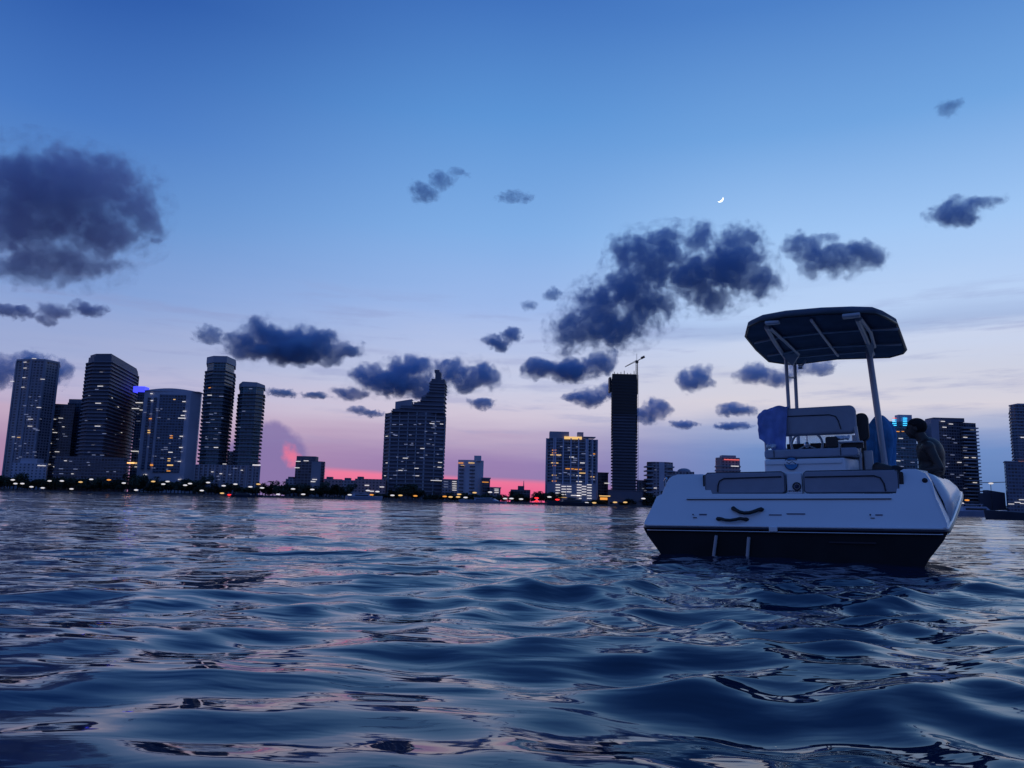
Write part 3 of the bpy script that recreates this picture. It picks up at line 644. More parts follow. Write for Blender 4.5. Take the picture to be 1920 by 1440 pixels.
    # 10 low brown rows
    for (x0, x1, y, lb, mt) in ((534, 566, 898, 'low grey roof left of the squat dark block', 'f_mid'), (606, 640, 898, 'low mauve block just right of the squat dark block', 'f_brown'), (640, 664, 900, 'lower mauve block in the middle of the brownish row', 'f_mid'), (664, 722, 898, 'long brownish block beside the stepped tower', 'f_brown')):
        t = Tower(lb, [(x0, 850), (x1, 852)], y, 18, mt, 'building', 'apartment_building', group='low blocks along the far shore'); t.wall()
        mb = MB(); mb.prism(t.subt(x0 + 6, x0 + 16, y, 3, 8), t.h, t.h + 2.4); mb.build('roof_box', M['plain_d'], t.root)
        if x0 > 660: 
            for q in ((688, 910), (697, 921), (716, 913)): t.light(q[0], q[1], 5, 1.6, 'w_white', .6)
    # 11 stepped tower
    t = Tower('big stepped tower climbing to a slim peak on its right', [(718, 880), (728, 868), (793, 862), (829, 872)], 772, 30, 'f_dark', pxtop=735); t.wall(mat='plain_d'); t.slabs('slab_d', 1.6, 4.2, 1.5, 4, t.h)
    x = 829.5
    for k, (xa, ya, yb) in enumerate(((736, 772, 766), (752, 766, 760), (776, 760, 752), (790, 752, 744), (800, 744, 736), (806, 736, 714), (809, 714, 710))):
        a = at(xa + 1, ya, 868) - t.org; z0 = t.z(xa, ya) - .1; z1 = t.z(xa, yb); bx = t.poly[3][0]
        P = [(a.x, 0.5), (bx - 1, 3), (bx - 1, 26), (a.x, 24)]
        mb = MB(); mb.prism(P, z0, z1); mb.build('step', M['plain_d'], t.root); t.slabs('slab_d', 1.3, 3.3, 1.1, z0 + .4, z1 + .5, P)
    P = t.subt(816, 827, 705, 4, 10); mb = MB(); z0 = t.z(820, 710); mb.prism(P, z0, t.z(820, 697)); mb.build('peak', M['plain_d'], t.root)
    mb = MB(); mb.prism(t.subt(815, 824, 694, 5, 6), t.z(820, 697), t.z(820, 692)); mb.build('peak_cap', M['plain_d'], t.root)
    P = t.subt(741, 772, 760, 6, 14); za, zb = t.z(741, 752), t.z(772, 747); mb = MB(); mb.prism(P, t.h - 1, [za, zb, zb, za]); mb.build('glass_penthouse', M['plain_m'], t.root)
    P = t.subt(793, 806, 745, 6, 10); za, zb = t.z(793, 741), t.z(806, 734); mb = MB(); mb.prism(P, t.z(793, 760), [za, zb, zb, za]); mb.build('glass_fin', M['plain_m'], t.root)
    for (x, y, w, c) in ((740, 771, 7, 'w_orange'), (747, 771, 5, 'w_warm'), (778, 753, 6, 'w_white'), (810, 794, 6, 'w_white'), (739, 796, 5, 'w_dim'), (752, 796, 4, 'w_dim'), (828, 795, 4, 'w_white'), (725, 818, 6, 'w_white'), (792, 841, 5, 'w_white'), (827, 842, 4, 'w_dim'), (761, 833, 4, 'w_dim'), (760, 859, 6, 'w_white'), (791, 858, 5, 'w_dim'), (725, 868, 5, 'w_white'), (825, 867, 5, 'w_white'), (824, 876, 5, 'w_white'), (781, 878, 5, 'w_white'), (751, 882, 5, 'w_white'), (760, 882, 4, 'w_dim'), (782, 892, 5, 'w_white'), (722, 892, 5, 'w_white'), (818, 901, 14, 'w_white'), (720, 901, 5, 'w_white'), (719, 914, 10, 'w_dim')): t.light(x, y, w, 1.2, c, 1.5)
    t.sprinkle(34, 9, 728, 825, 790, 900, ('w_dim',)); t.piers(4, 'slab_m', 1.0, .9, t.h)
    # 12
    t = Tower('white-banded mid-rise with a taller stair box, right of the stepped tower', [(857, 850), (882, 846), (905, 856)], 862, 18, 'f_light', 'building', 'apartment_building', pxtop=872); t.wall(mat='plain_l')
    mb = MB(); mb.prism(t.subt(889, 902, 860, 3, 8), t.h - 1, t.z(895, 854)); mb.build('stair_box', M['plain_l'], t.root)
    for xa, xb in ((860, 869), (880, 890)):
        for k in range(9):
            mb = MB(); P = t.subt(xa, xb, 900, -.5, 1.0); mb.prism(P, 5 + k * 3.9, 6.6 + k * 3.9); mb.build('window_band', M['f_dark'], t.root)
    for (x, y, w, c) in ((864, 868, 6, 'w_orange'), (867, 873, 4, 'w_warm'), (884, 868, 7, 'w_warm')): t.light(x, y, w, 1.5, c, .9)
    for (x0, x1, y, lb, mt, D) in ((829, 857, 900, 'low pale terrace of lit flats between two towers', 'f_mid', 850), (904, 918, 897, 'small dark block with an orange strip beside the white-banded mid-rise', 'f_dark', 850), (918, 938, 915, 'tiny low block with a stack of bright strips', 'f_mid', 846)):
        t = Tower(lb, [(x0, D), (x1, D + 4)], y, 14, mt, 'building', 'apartment_building', group='low blocks along the far shore'); t.wall()
        mb = MB(); mb.prism(outset(t.poly, .7), t.h, t.h + 1); mb.build('roof', M['plain_m'], t.root)
        if x0 == 829:
            for k in range(5): t.light(852, 903 + k * 4, 5, 1.2, 'w_white', .6)
            for k in range(3): t.light(836, 903 + k * 5, 5, 1.1, 'w_dim', .6)
        if x0 == 904: t.light(910, 904, 8, 1.3, 'w_orange', .6)
        if x0 == 918:
            for k in range(3): t.light(931, 917 + k * 3.2, 5, 1.2, 'w_white', .6)
    t = Tower('small church-like hall with a thin spire against the pink glow', [(957, 850), (994, 850)], 918, 14, 'f_dark', 'building', 'low_building', pxtop=975); t.wall()
    mb = MB(); mb.prism(t.subt(971, 983, 915, 3, 8), t.h, t.z(977, 911)); mb.build('lantern', M['plain_d'], t.root)
    mb = MB(); c = at(982, 905, 855) - t.org; mb.tube([(c.x, 5, t.h), (c.x, 5, t.z(982, 901))], [.8, .25], 6); mb.build('spire', M['plain_m'], t.root)
    # 14 lit tower
    t = Tower('broad mid-rise tower with a lit rooftop deck and many orange windows', [(1026, 820), (1040, 812), (1098, 812), (1116, 822)], 822, 22, 'f_navy', pxtop=1075); t.wall(); t.slabs('slab_m', 1.3, 3.3, .8, 4, t.h); t.piers(5, 'plain_l', 1.3, 1.8)
    mb = MB(); mb.prism(t.subt(1031, 1067, 815, 1, 14), t.h - .5, t.z(1050, 809)); mb.build('roof_block', M['plain_m'], t.root)
    mb = MB(); mb.prism(t.subt(1083, 1094, 815, 2, 8), t.h - .5, t.z(1090, 810)); mb.build('lift_box', M['plain_m'], t.root)
    mb = MB(); mb.prism(t.subt(1092, 1117, 820, .5, 16), t.h + 1.5, t.h + 2.3); mb.build('roof_canopy', M['plain_m'], t.root)
    mb = MB(); P = t.subt(1058, 1091, 822, -1.6, 1); mb.prism(P, t.h - 1, t.h + 1.8); mb.build('lit_roof_deck', M['w_warm'], t.root)
    for (x, y, w, c) in ((1039, 844, 6, 'w_orange'), (1039, 849, 6, 'w_orange'), (1042, 853, 12, 'w_warm'), (1113, 851, 5, 'w_orange'), (1110, 854, 8, 'w_dim'), (1072, 857, 5, 'w_white'), (1040, 868, 8, 'w_warm'), (1039, 873, 5, 'w_orange'), (1092, 868, 5, 'w_white'), (1075, 867, 6, 'w_dim'), (1068, 879, 9, 'w_orange'), (1084, 880, 8, 'w_orange'), (1092, 887, 7, 'w_warm'), (1059, 886, 5, 'w_dim'), (1039, 891, 5, 'w_warm'), (1085, 892, 5, 'w_white'), (1039, 902, 5, 'w_orange'), (1086, 903, 6, 'w_white'), (1111, 894, 6, 'w_warm'), (1112, 899, 6, 'w_dim')): t.light(x, y, w, 1.5, c, 1.6)
    t.sprinkle(16, 10, 1034, 1112, 835, 900, ('w_dim',))
    t = Tower('pale car-park podium with stacked bright strips below the broad mid-rise', [(1025, 806), (1118, 807)], 907, 8, 'f_light', 'building', 'podium_building', pxtop=1070); t.wall(mat='plain_m')
    for xx, n0 in ((1046, 5), (1057, 4), (1067, 3), (1086, 7), (1095, 4), (1105, 6)):
        for k in range(n0): t.light(xx, 909 + (0 if n0 > 4 else 3) + k * 5.1, 5, 1.3, 'w_white', .5)
    t.light(1079, 929, 10, 1.2, 'w_white', .5); t.light(1055, 933, 9, 1.2, 'w_warm', .5)
    t = Tower('small dark block squeezed beside the crane tower', [(1117, 850), (1140, 852)], 887, 16, 'f_dark', 'building', 'apartment_building', pxtop=1128); t.wall()
    mb = MB(); mb.prism(outset(t.poly, .7), t.h, t.h + .8); mb.build('roof', M['plain_d'], t.root); t.light(1138, 906, 6, 1.4, 'w_white', .6)
    # 15 tower under construction
    t = Tower('black unfinished tower shaft with scaffold edges and a crane on top', [(1148, 830), (1192, 830)], 702, 24, 'concrete', 'unfinished tower', pxtop=1170); t.wall(mat='plain_d')
    P = t.poly; t.slabs('concrete', 1.5, 3.3, .7, 3, t.h - 1, name='floor_slab')
    mb = MB(); mb.prism(outset(P, .9), t.z(1170, 776), t.h + .3); mb.build('safety_netting', M['black'], t.root)
    mb = MB(); w = P[1][0] - P[0][0]; mb.box(P[0][0] - 3.4, P[0][0] - 1.2, 4, 14, t.z(1145, 734), t.z(1145, 706)); mb.build('climbing_platform', M['black'], t.root)
    for k in range(7):
        mb = MB(); xx = P[0][0] + w * (k + .5) / 7; mb.tube([(xx, 2, t.h), (xx, 2, t.h + RNG.choice((2, 3, 4.5)))], .35, 6); mb.build('rebar_post', M['black'], t.root)
    mb = MB(); xr = P[1][0] + 2.6
    for q in (-.8, .8): mb.tube([(xr + q, 6, 0), (xr + q, 6, t.h + 1)], .2, 5)
    for k in range(48): mb.tube([(xr - .8, 6, k * 3.2), (xr + .8, 6, k * 3.2 + 3.2)], .12, 4)
    mb.build('hoist_mast', M['plain_m'], t.root)
    cr = empty('tower_crane', at(1194, 702, 836), 'dark tower crane with a raised jib standing on the black tower', 'crane')
    def cl(x, y): return at(x, y, 836) - at(1194, 702, 836)
    mb = MB(); b0 = Vector((0, 0, 0)); b1 = cl(1194, 679)
    for q in ((-.9, -.9), (.9, -.9), (.9, .9), (-.9, .9)): mb.tube([(q[0], q[1], -22), (q[0], q[1], b1.z)], .22, 5)
    for k in range(16):
        z = -22 + k * (b1.z + 22) / 16; z2 = -22 + (k + 1) * (b1.z + 22) / 16; mb.tube([(-.9, -.9, z), (.9, -.9, z2)], .14, 4); mb.tube([(.9, .9, z), (-.9, .9, z2)], .14, 4)
    mb.build('mast', M['black'], cr)
    mb = MB(); mb.box(-1.4, 1.6, -1.4, 1.4, b1.z - 1, b1.z + 1.6); mb.build('cab', M['black'], cr)
    a = cl(1172, 688); b = cl(1208, 669)
    mb = MB(); 
    for q in (-.5, .5): mb.tube([(a.x, q, a.z), (b1.x, q, b1.z + 1)], .28, 5)
    mb.tube([(a.x, 0, a.z + .3), (b1.x, 0, b1.z + 2.4)], .24, 5)
    for k in range(12): f = k / 12; g_ = (k + .5) / 12; mb.tube([(a.x + (b1.x - a.x) * f, -.5, a.z + (b1.z + 1 - a.z) * f), (a.x + (b1.x - a.x) * g_, 0, a.z + .3 + (b1.z + 2.1 - a.z) * g_)], .13, 4)
    mb.build('jib', M['black'], cr)
    mb = MB(); mb.tube([(b1.x, 0, b1.z + 1), (b.x, 0, b.z)], .5, 5); mb.build('counter_jib', M['black'], cr)
    mb = MB(); mb.obox((b.x - 1.6, 0, b.z - .8), (1.9, 0, 1.0), (0, 1, 0), (-.5, 0, 1.1)); mb.build('counterweight', M['black'], cr)
    mb = MB(); mb.tube([(b1.x, 0, b1.z), (b1.x, 0, cl(1194, 663).z)], .25, 5); mb.build('tower_top', M['plain_m'], cr)
    # dark foot blocks with orange work light
    t = Tower('dark site hoarding block under the crane tower', [(1140, 808), (1205, 809)], 920, 10, 'plain_d', 'building', 'low_building'); t.wall()
    mb = MB(); mb.prism(outset(t.poly, .6), t.h, t.h + .7); mb.build('roof', M['plain_d'], t.root)
    t.light(1132, 935, 8, 4.5, 'w_orange', .6); t.light(1134, 930, 12, 1.6, 'w_warm', .6)
    # 16-19
    t = Tower('low grey block with faint windows left of the boat', [(1194, 850), (1218, 852)], 902, 14, 'f_mid', 'building', 'apartment_building'); t.wall(); mb = MB(); mb.prism(outset(t.poly, .5), t.h, t.h + 1); mb.build('roof', M['plain_m'], t.root); t.light(1206, 916, 3, 1.2, 'w_dim', .5); t.light(1210, 920, 3, 1.2, 'w_dim', .5)
    t = Tower('grey apartment block with toothed balconies on both edges, left of the boat', [(1213, 845), (1225, 838), (1251, 838), (1262, 845)], 866, 18, 'f_mid', 'building', 'apartment_building', pxtop=1237); t.wall(); t.slabs('slab_m', 1.8, 4.6, 1.4, 4, t.h + .5, poly=t.sub(1214, 1222, .5, 12)); t.slabs('slab_m', 1.8, 4.6, 1.4, 4, t.h + .5, poly=t.sub(1252, 1261, .5, 12))
    mb = MB(); mb.prism(t.subt(1236, 1246, 900, -.8, 1), 2, t.h - .5); mb.build('blank_panel', M['plain_l'], t.root)
    t.light(1228, 915, 4, 1.4, 'w_white', .9); t.light(1229, 881, 2, 1.0, 'w_dim', .9)
    t = Tower('low round-roofed block behind the boat corner', [(1262, 850), (1302, 852)], 884, 16, 'f_mid', 'building', 'apartment_building', pxtop=1282); t.wall(); mb = MB(); c = t.sub(1272, 1298, 2, 10); mb.ball(((c[0][0] + c[1][0]) / 2, 8, t.h), ((c[1][0] - c[0][0]) / 2, 7, 4), 18, 8); mb.build('round_roof', M['plain_m'], t.root)
    t = Tower('mauve block with a red rooftop strip behind the stern seats', [(1343, 845), (1352, 838), (1388, 840)], 858, 16, 'f_brown', 'building', 'apartment_building', pxtop=1372); t.wall(); t.slabs('slab_l', .9, 4.4, 1.2, 4, t.h - 2)
    mb = MB(); mb.prism(t.subt(1354, 1380, 858, 2, 10), t.h, t.h + 2.5); mb.build('penthouse', M['plain_m'], t.root); t.light(1372, 862, 18, 1.3, 'w_pink', 1.2); t.light(1378, 874, 9, 1.4, 'w_white', 1.2)
    # 20 cyan sign tower
    t = Tower('teal tower with two cyan light columns, between canopy post and person', [(1654, 790), (1722, 794)], 790, 26, 'f_teal', pxtop=1688); t.wall(); t.slabs('slab_m', .5, 4.2, .6, 2, t.h - 9)
    mb = MB(); mb.prism(t.subt(1685, 1710, 785, 3, 8), t.h, t.z(1697, 777)); mb.build('roof_box', M['plain_l'], t.root)
    for xx in (1677, 1697):
        for k in range(5): t.light(xx, 784 + k * 3.4, 4.6, 1.1, 'w_cyan' if not (xx == 1677 and k == 0) else 'w_pink', .8, 'light_bar')
    t.light(1680, 809, 8, 1.3, 'w_orange', .8); t.light(1694, 809, 4, 1.0, 'w_orange', .8)
    for (x, y, c) in ((1689, 822, 'w_white'), (1684, 864, 'w_white'), (1665, 848, 'w_dim'), (1675, 870, 'w_dim')): t.light(x, y, 5, 1.2, c, .8)
    t.sprinkle(12, 12, 1660, 1718, 825, 900, ('w_dim',))
    # 21 tower right of person
    t = Tower('dark tower with toothed right edge rising behind the seated person', [(1750, 800), (1767, 792), (1836, 800)], 791, 26, 'f_dark', pxtop=1800); t.wall(); t.slabs('slab_m', 1.9, 3.6, 1.2, 4, t.h, poly=t.sub(1812, 1834, 1.5, 20))
    mb = MB(); mb.prism(t.subt(1749, 1767, 850, .4, 14), 0, t.h + 2); mb.build('pale_side_pier', M['plain_m'], t.root)
    mb = MB(); mb.prism(t.subt(1750, 1808, 786, 2, 16), t.h, t.z(1780, 783)); mb.build('penthouse', M['plain_d'], t.root)
    for (x, y, c) in ((1768, 790, 'w_white'), (1783, 795, 'w_white'), (1771, 801, 'w_white'), (1823, 806, 'w_dim'), (1810, 820, 'w_white'), (1779, 821, 'w_dim'), (1786, 853, 'w_dim'), (1812, 858, 'w_white'), (1826, 858, 'w_white'), (1799, 867, 'w_white'), (1810, 839, 'w_dim'), (1773, 875, 'w_dim'), (1825, 876, 'w_dim'), (1803, 891, 'w_dim'), (1828, 905, 'w_white')): t.light(x, y, 5, 1.2, c, 1.0)
    t.sprinkle(12, 13, 1770, 1830, 800, 930, ('w_dim',))
    t = Tower('round-shouldered dark tower cut by the right edge of the picture', [(1903, 760), (1912, 755), (1960, 757)], 759, 24, 'f_navy', pxtop=1925); t.wall(); t.slabs('slab_m', .8, 3.4, .7, 3, t.h)
    mb = MB(); mb.prism(t.subt(1908, 1950, 757, 2, 14), t.h, t.h + 1.5); mb.build('roof', M['plain_m'], t.root)
    t.light(1918, 820, 5, 1.3, 'w_white', 1.2); t.light(1916, 866, 8, 1.8, 'w_orange', 1.2)
    t = Tower('shorter navy block in front of the right edge tower', [(1889, 730), (1950, 732)], 867, 16, 'f_navy', 'building', 'apartment_building'); t.wall(); mb = MB(); mb.prism(outset(t.poly, .6), t.h, t.h + .9); mb.build('roof', M['plain_m'], t.root)
    for (x, y) in ((1916, 937), (1908, 942), (1918, 944), (1896, 945)): t.light(x, y, 6, 1.0, 'w_white', .8)
    t = Tower('low black shed roof between the two right towers', [(1838, 770), (1886, 772)], 925, 14, 'plain_d', 'building', 'low_building'); t.wall(); mb = MB(); mb.prism(t.subt(1852, 1884, 924, 2, 8), t.h, [t.h + 3.2, t.h + 1, t.h + 1, t.h + 3.2]); mb.build('roof', M['plain_d'], t.root)
    # cable with a lamp between the right towers
    g_ = empty('gantry_lamp', at(1858, 906, 760), 'bright lamp on a thin high cable between the two right towers', 'lamp'); a = at(1836, 905, 760) - g_.location; b = at(1888, 904, 760) - g_.location
    mb = MB(); mb.tube([a, (0, 0, .6), b], .35, 5); mb.build('cable', M['pole'], g_); mb = MB(); mb.ball((0, 0, -.2), (2.6, .8, .9), 12, 8); mb.build('lamp', M['w_white'], g_)
    mb = MB(); zz = g_.location.z - 2; mb.tube([(0, .5, -zz), (0, .5, .6)], .3, 6); mb.build('pole', M['pole'], g_)
build_city()

# ------------------------------------------------------------------ trees
def tree_variant(seed, palm=False):
    rng = random.Random(seed); mb = MB(); tk = MB()
    if palm:
        h = 11 + rng.random() * 3; tk.tube([(0, 0, -1), (.3, 0, h * .5), (.1, .2, h)], [.35, .26, .2], 6)
        for i in range(16):
            a = rng.uniform(0, 6.28); L_ = rng.uniform(3.2, 4.4); up = rng.uniform(.1, 1.2); pr = None
            for k in range(5):
                f = k / 4; p = Vector((.1 + math.cos(a) * L_ * f, .2 + math.sin(a) * L_ * f, h + up * f * 2 - 3.0 * f * f)); 
                if pr is not None:
                    s_ = Vector((-math.sin(a), math.cos(a), 0)) * (.55 * (1.15 - f)); mb.add([pr - s_, pr + s_, p + s_ * .8 - Vector((0, 0, .25)), p - s_ * .8 - Vector((0, 0, .25))], [(0, 1, 2, 3)])
                pr = p
        return tk.mesh('trunk'), mb.mesh('crown')
    h = rng.uniform(9, 15); w = rng.uniform(5, 8)
    tk.tube([(0, 0, -1), (.2, 0, h * .3), (0, 0, h * .6)], [.55, .42, .25], 6)
    cl = []
    for i in range(9):
        a = rng.uniform(0, 6.28); r = w * rng.uniform(.2, .75); z = h * rng.uniform(.4, .9); c = Vector((math.cos(a) * r, math.sin(a) * r, z)); cl.append((c, w * rng.uniform(.28, .48)))
        tk.tube([(0, 0, h * .3), tuple(c * .6 + Vector((0, 0, h * .12))), tuple(c)], [.25, .16, .08], 5)
    for i in range(520):
        c, r = rng.choice(cl); d = Vector((rng.gauss(0, 1), rng.gauss(0, 1), rng.gauss(0, .8))).normalized() * r * rng.uniform(.55, 1.1); p = c + d
        u = Vector((rng.gauss(0, 1), rng.gauss(0, 1), rng.gauss(0, 1))).normalized(); v = u.orthogonal().normalized(); s_ = rng.uniform(.5, 1.1)
        mb.add([p - u * s_, p + v * s_ * .7, p + u * s_, p - v * s_ * .7], [(0, 1, 2, 3)])
    return tk.mesh('trunk'), mb.mesh('crown')

def build_trees():
    V_ = [tree_variant(s) for s in (1, 2, 3, 4, 5)]; PV = [tree_variant(s, True) for s in (8, 9)]
    for a, b in V_ + PV: a.materials.append(M['trunk'])
    for a, b in V_: b.materials.append(M['leaf'])
    for a, b in PV: b.materials.append(M['palm'])
    rng = random.Random(21)
    # tree line top in photo px above the horizon line, along x
    def top(x):
        for a, b, v in ((-60, 30, 30), (30, 240, 22), (240, 380, 27), (380, 480, 17), (480, 560, 24), (560, 660, 22), (660, 735, 9), (735, 800, 22), (800, 870, 12), (870, 960, 16), (960, 1020, 18), (1020, 1050, 24), (1050, 1110, 10), (1110, 1220, 10), (1220, 1280, 24), (1280, 1640, 20), (1640, 1750, 16), (1750, 1990, 14)):
            if a <= x < b: return v
        return 16
    x = -60
    spots = []
    while x < 1990:
        spots.append((x, 1)); x += rng.uniform(5, 9)
    for x in (505, 560, 533, 812, 1013, 166, 290, 1240, 742, 1868): spots.append((x, 2))
    for i, (x, k) in enumerate(spots):
        palm = k == 2; tk, cr = (rng.choice(PV) if palm else rng.choice(V_))
        D = SH + rng.uniform(6, 18) if x < 1020 or x > 1120 else SH + 5
        p = at(x, 940, D); zt = (top(x) + (6 if palm else rng.uniform(-5, 3))) / FPX * D
        s_ = zt / (13.0 if not palm else 13.5) * 1.0
        o = empty('palm_tree' if palm else 'shore_tree', (p.x, p.y, 1.2), 'slim palm tree rising out of the dark shoreline trees' if palm else 'dark leafy tree in the unbroken row along the far shore', 'tree', 'palms along the far shore' if palm else 'trees along the far shore', rng.uniform(0, 6.28))
        o.scale = (max(s_, .8) * rng.uniform(1.0, 1.3), max(s_, .8), s_)
        for nm_, me in (('trunk', tk), ('crown', cr)):
            q = bpy.data.objects.new(nm_, me); col.objects.link(q); q.parent = o
build_trees()

# ------------------------------------------------------------------ street lamps on the waterfront
def build_lamps():
    mb = MB(); mb.tube([(0, 0, -6), (0, 0, -.2)], .12, 6); mb.tube([(0, 0, -.3), (0, -.5, .2), (0, -1, .3)], .1, 5); pole = mb.mesh('pole'); pole.materials.append(M['pole'])
    heads = {}
    for c in ('w_white', 'w_warm', 'w_orange', 'w_red'):
        mb = MB(); mb.ball((0, -1, .1), (2.3, .5, .75), 10, 6); me = mb.mesh('lamp'); me.materials.append(M[c]); heads[c] = me
    W = 'w_white'; Y = 'w_warm'; O = 'w_orange'; R_ = 'w_red'
    pts = [(25,900,W),(30,907,W),(43,907,W),(60,913,W),(81,915,W),(94,902,W),(117,902,W),(152,904,Y),(172,899,W),(205,900,O),(233,906,W),(288,903,Y),(307,908,W),(315,903,W),(348,910,W),(357,907,W),(391,905,W),(379,920,W),(256,919,W),(135,917,W),
     (420,911,W),(442,908,W),(470,913,W),(485,908,Y),(492,915,W),(550,917,W),(586,918,W),(522,927,W),(569,927,W),(417,925,Y),(431,928,R_),(690,920,W),(708,922,W),(666,929,W),(656,928,W),(697,928,O),
     (779,930,O),(751,929,Y),(736,929,W),(834,931,O),(845,932,Y),(861,927,Y),(859,932,Y),(873,933,W),(890,924,Y),(919,923,W),(947,935,W),(959,935,W),(977,936,W),(1006,934,R_),(1006,940,R_),(1045,937,R_),(1030,932,W),(1153,942,Y),(1172,942,Y),(1206,935,W),(1114,943,Y),(1100,943,W),(1802,944,W),(1800,952,W),(1812,938,O)]
    for i, (x, y, c) in enumerate(pts):
        D = SH - .5 if x < 1250 else 700
        p = at(x, y, D)
        o = empty('street_lamp', p, {W: 'white waterfront lamp glowing among the dark shore trees', Y: 'yellow waterfront lamp glowing at the dark shoreline', O: 'orange waterfront lamp glowing at the dark shoreline', R_: 'red marker lamp low on the dark shoreline'}[c], 'lamp', {W: 'white lamps along the far shore', Y: 'yellow lamps along the far shore', O: 'orange lamps along the far shore', R_: 'red lamps along the far shore'}[c])
        q = bpy.data.objects.new('lamp', heads[c]); col.objects.link(q); q.parent = o
        q = bpy.data.objects.new('pole', pole); col.objects.link(q); q.parent = o; q.scale = (1, 1, min(1, max(.15, (p.z + .5) / 6)))
build_lamps()

# ------------------------------------------------------------------ far boats
def yacht(x, y, D, L, H, label, paint, rz=0, cabin=True, flip=1):
    p = at(x, y, D); p.z = 0
    r = empty('moored_boat', p, label, 'boat', 'boats moored off the far shore', rz)
    n = 14; vs = []; fs = []
    for i in range(n + 1):
        f = i / n; xx = (f - .5) * L * flip; w = L * .13 * (1 - max(0, (f - .55) / .45) ** 2.2); sh = H * (.42 + .16 * f * f)
        vs += [(xx, -w * .75, -.3), (xx + f * f * L * .03 * flip, -w, sh), (xx + f * f * L * .03 * flip, w, sh), (xx, w * .75, -.3)]
    for i in range(n):
        a = i * 4; b = a + 4
        for k in range(4): fs.append((a + k, a + (k + 1) % 4, b + (k + 1) % 4, b + k))
    fs += [(0, 1, 2, 3), (n * 4 + 3, n * 4 + 2, n * 4 + 1, n * 4)]
    mb = MB(); mb.add(vs, fs); mb.build('hull', M[paint], r, .05)
    if cabin:
        mb = MB(); a, b = -.34 * L * flip, .18 * L * flip; a, b = min(a, b), max(a, b); mb.prism([(a, -L * .09), (b, -L * .09), (b, L * .09), (a, L * .09)], H * .42, H * .8, [(a + L * .03, -L * .08), (b - L * .09, -L * .08), (b - L * .09, L * .08), (a + L * .03, L * .08)]); mb.build('cabin', M[paint], r, .05)
        mb = MB(); mb.box(a + L * .05, b - L * .1, -L * .092, -L * .08, H * .52, H * .66); mb.build('window', M['black'], r)
        mb = MB(); mb.box(a, b - L * .14, -L * .07, L * .07, H * .94, H); mb.build('hardtop', M[paint], r, .02)
        for q in (a + L * .02, b - L * .16):
            mb = MB(); mb.tube([(q, -L * .06, H * .75), (q, -L * .06, H * .95)], L * .006 + .02, 6); mb.tube([(q, L * .06, H * .75), (q, L * .06, H * .95)], L * .006 + .02, 6); mb.build('hardtop_support', M['alu'], r)
def build_boats():
    yacht(683, 935, 640, 30, 6.5, 'dim blue grey motor yacht moored left of the stepped tower', 'yacht', .5)
    yacht(462, 929, 690, 26, 4, 'low dark cruiser moored under the round-topped tower', 'yachtdark', .2)
    yacht(905, 940, 560, 34, 4.2, 'long pale blue cruiser in front of the white-banded mid-rise', 'yacht', -.2, True, -1)
    yacht(1068, 945, 420, 24, 4.2, 'low dark boat with a pointed bow beneath the broad mid-rise', 'yachtdark', .1, True, -1)
    yacht(1835, 968, 260, 20, 4.2, 'long slate blue motor cruiser moored at the far right beyond the boat', 'yacht', .12)
    yacht(1915, 980, 95, 8.5, 2.0, 'black low hull cut by the right edge of the picture', 'yachtdark', 0, False, -1)
build_boats()

# ------------------------------------------------------------------ the motor boat, in its own metres
# x to starboard, y to the bow, z up from the stern rub rail
def boat_frame():
    psi = rad(28); h = Vector((math.sin(psi), math.cos(psi), 0)); W = 2.5
    a = ray(1207, 983); b = ray(1776, 990); k = a.dot(h) / b.dot(h); v = b * k - a; ta = W / v.length
    Lp = CAM + a * ta; Rp = CAM + b * k * ta; S = (Rp - Lp) / W
    h3 = Vector((0, 0, 1)).cross(S).normalized(); u = S.cross(h3)
    return (Lp + Rp) / 2, S, h3, u
BO, BS, BH, BU = boat_frame()
def bl(x, y, pl):
    r = ray(x, y); p = CAM + r * ((pl - (CAM - BO).dot(BH)) / r.dot(BH)) - BO
    return Vector((p.dot(BS), p.dot(BH), p.dot(BU)))
def blz(x, y, z):
    r = ray(x, y); p = CAM + r * ((z - (CAM - BO).dot(BU)) / r.dot(BU)) - BO
    return Vector((p.dot(BS), p.dot(BH), p.dot(BU)))
BM = Matrix((BS, BH, BU)).transposed().to_4x4(); BM.translation = BO

def grid_mesh(rows, closed=False):
    mb = MB(); n = len(rows[0]); vs = [p for r in rows for p in r]; fs = []
    for i in range(len(rows) - 1):
        for j in range(n if closed else n - 1):
            fs.append((i * n + j, i * n + (j + 1) % n, (i + 1) * n + (j + 1) % n, (i + 1) * n + j))
    mb.add(vs, fs, True); return mb

def rbox(mb, x0, x1, y0, y1, z0, z1, r=0.03, n=4):
    """box whose outline seen from astern has rounded corners"""
    P = []
    for cx, cz, a0 in ((x1 - r, z0 + r, -90), (x1 - r, z1 - r, 0), (x0 + r, z1 - r, 90), (x0 + r, z0 + r, 180)):
        for k in range(n + 1):
            a = rad(a0 + 90 * k / n); P.append((cx + r * math.cos(a), cz + r * math.sin(a)))
    m_ = len(P); mb.add([(p[0], y0, p[1]) for p in P] + [(p[0], y1, p[1]) for p in P], [tuple(range(m_)), tuple(range(m_, 2 * m_))[::-1]] + [(i, i + m_, (i + 1) % m_ + m_, (i + 1) % m_) for i in range(m_)])

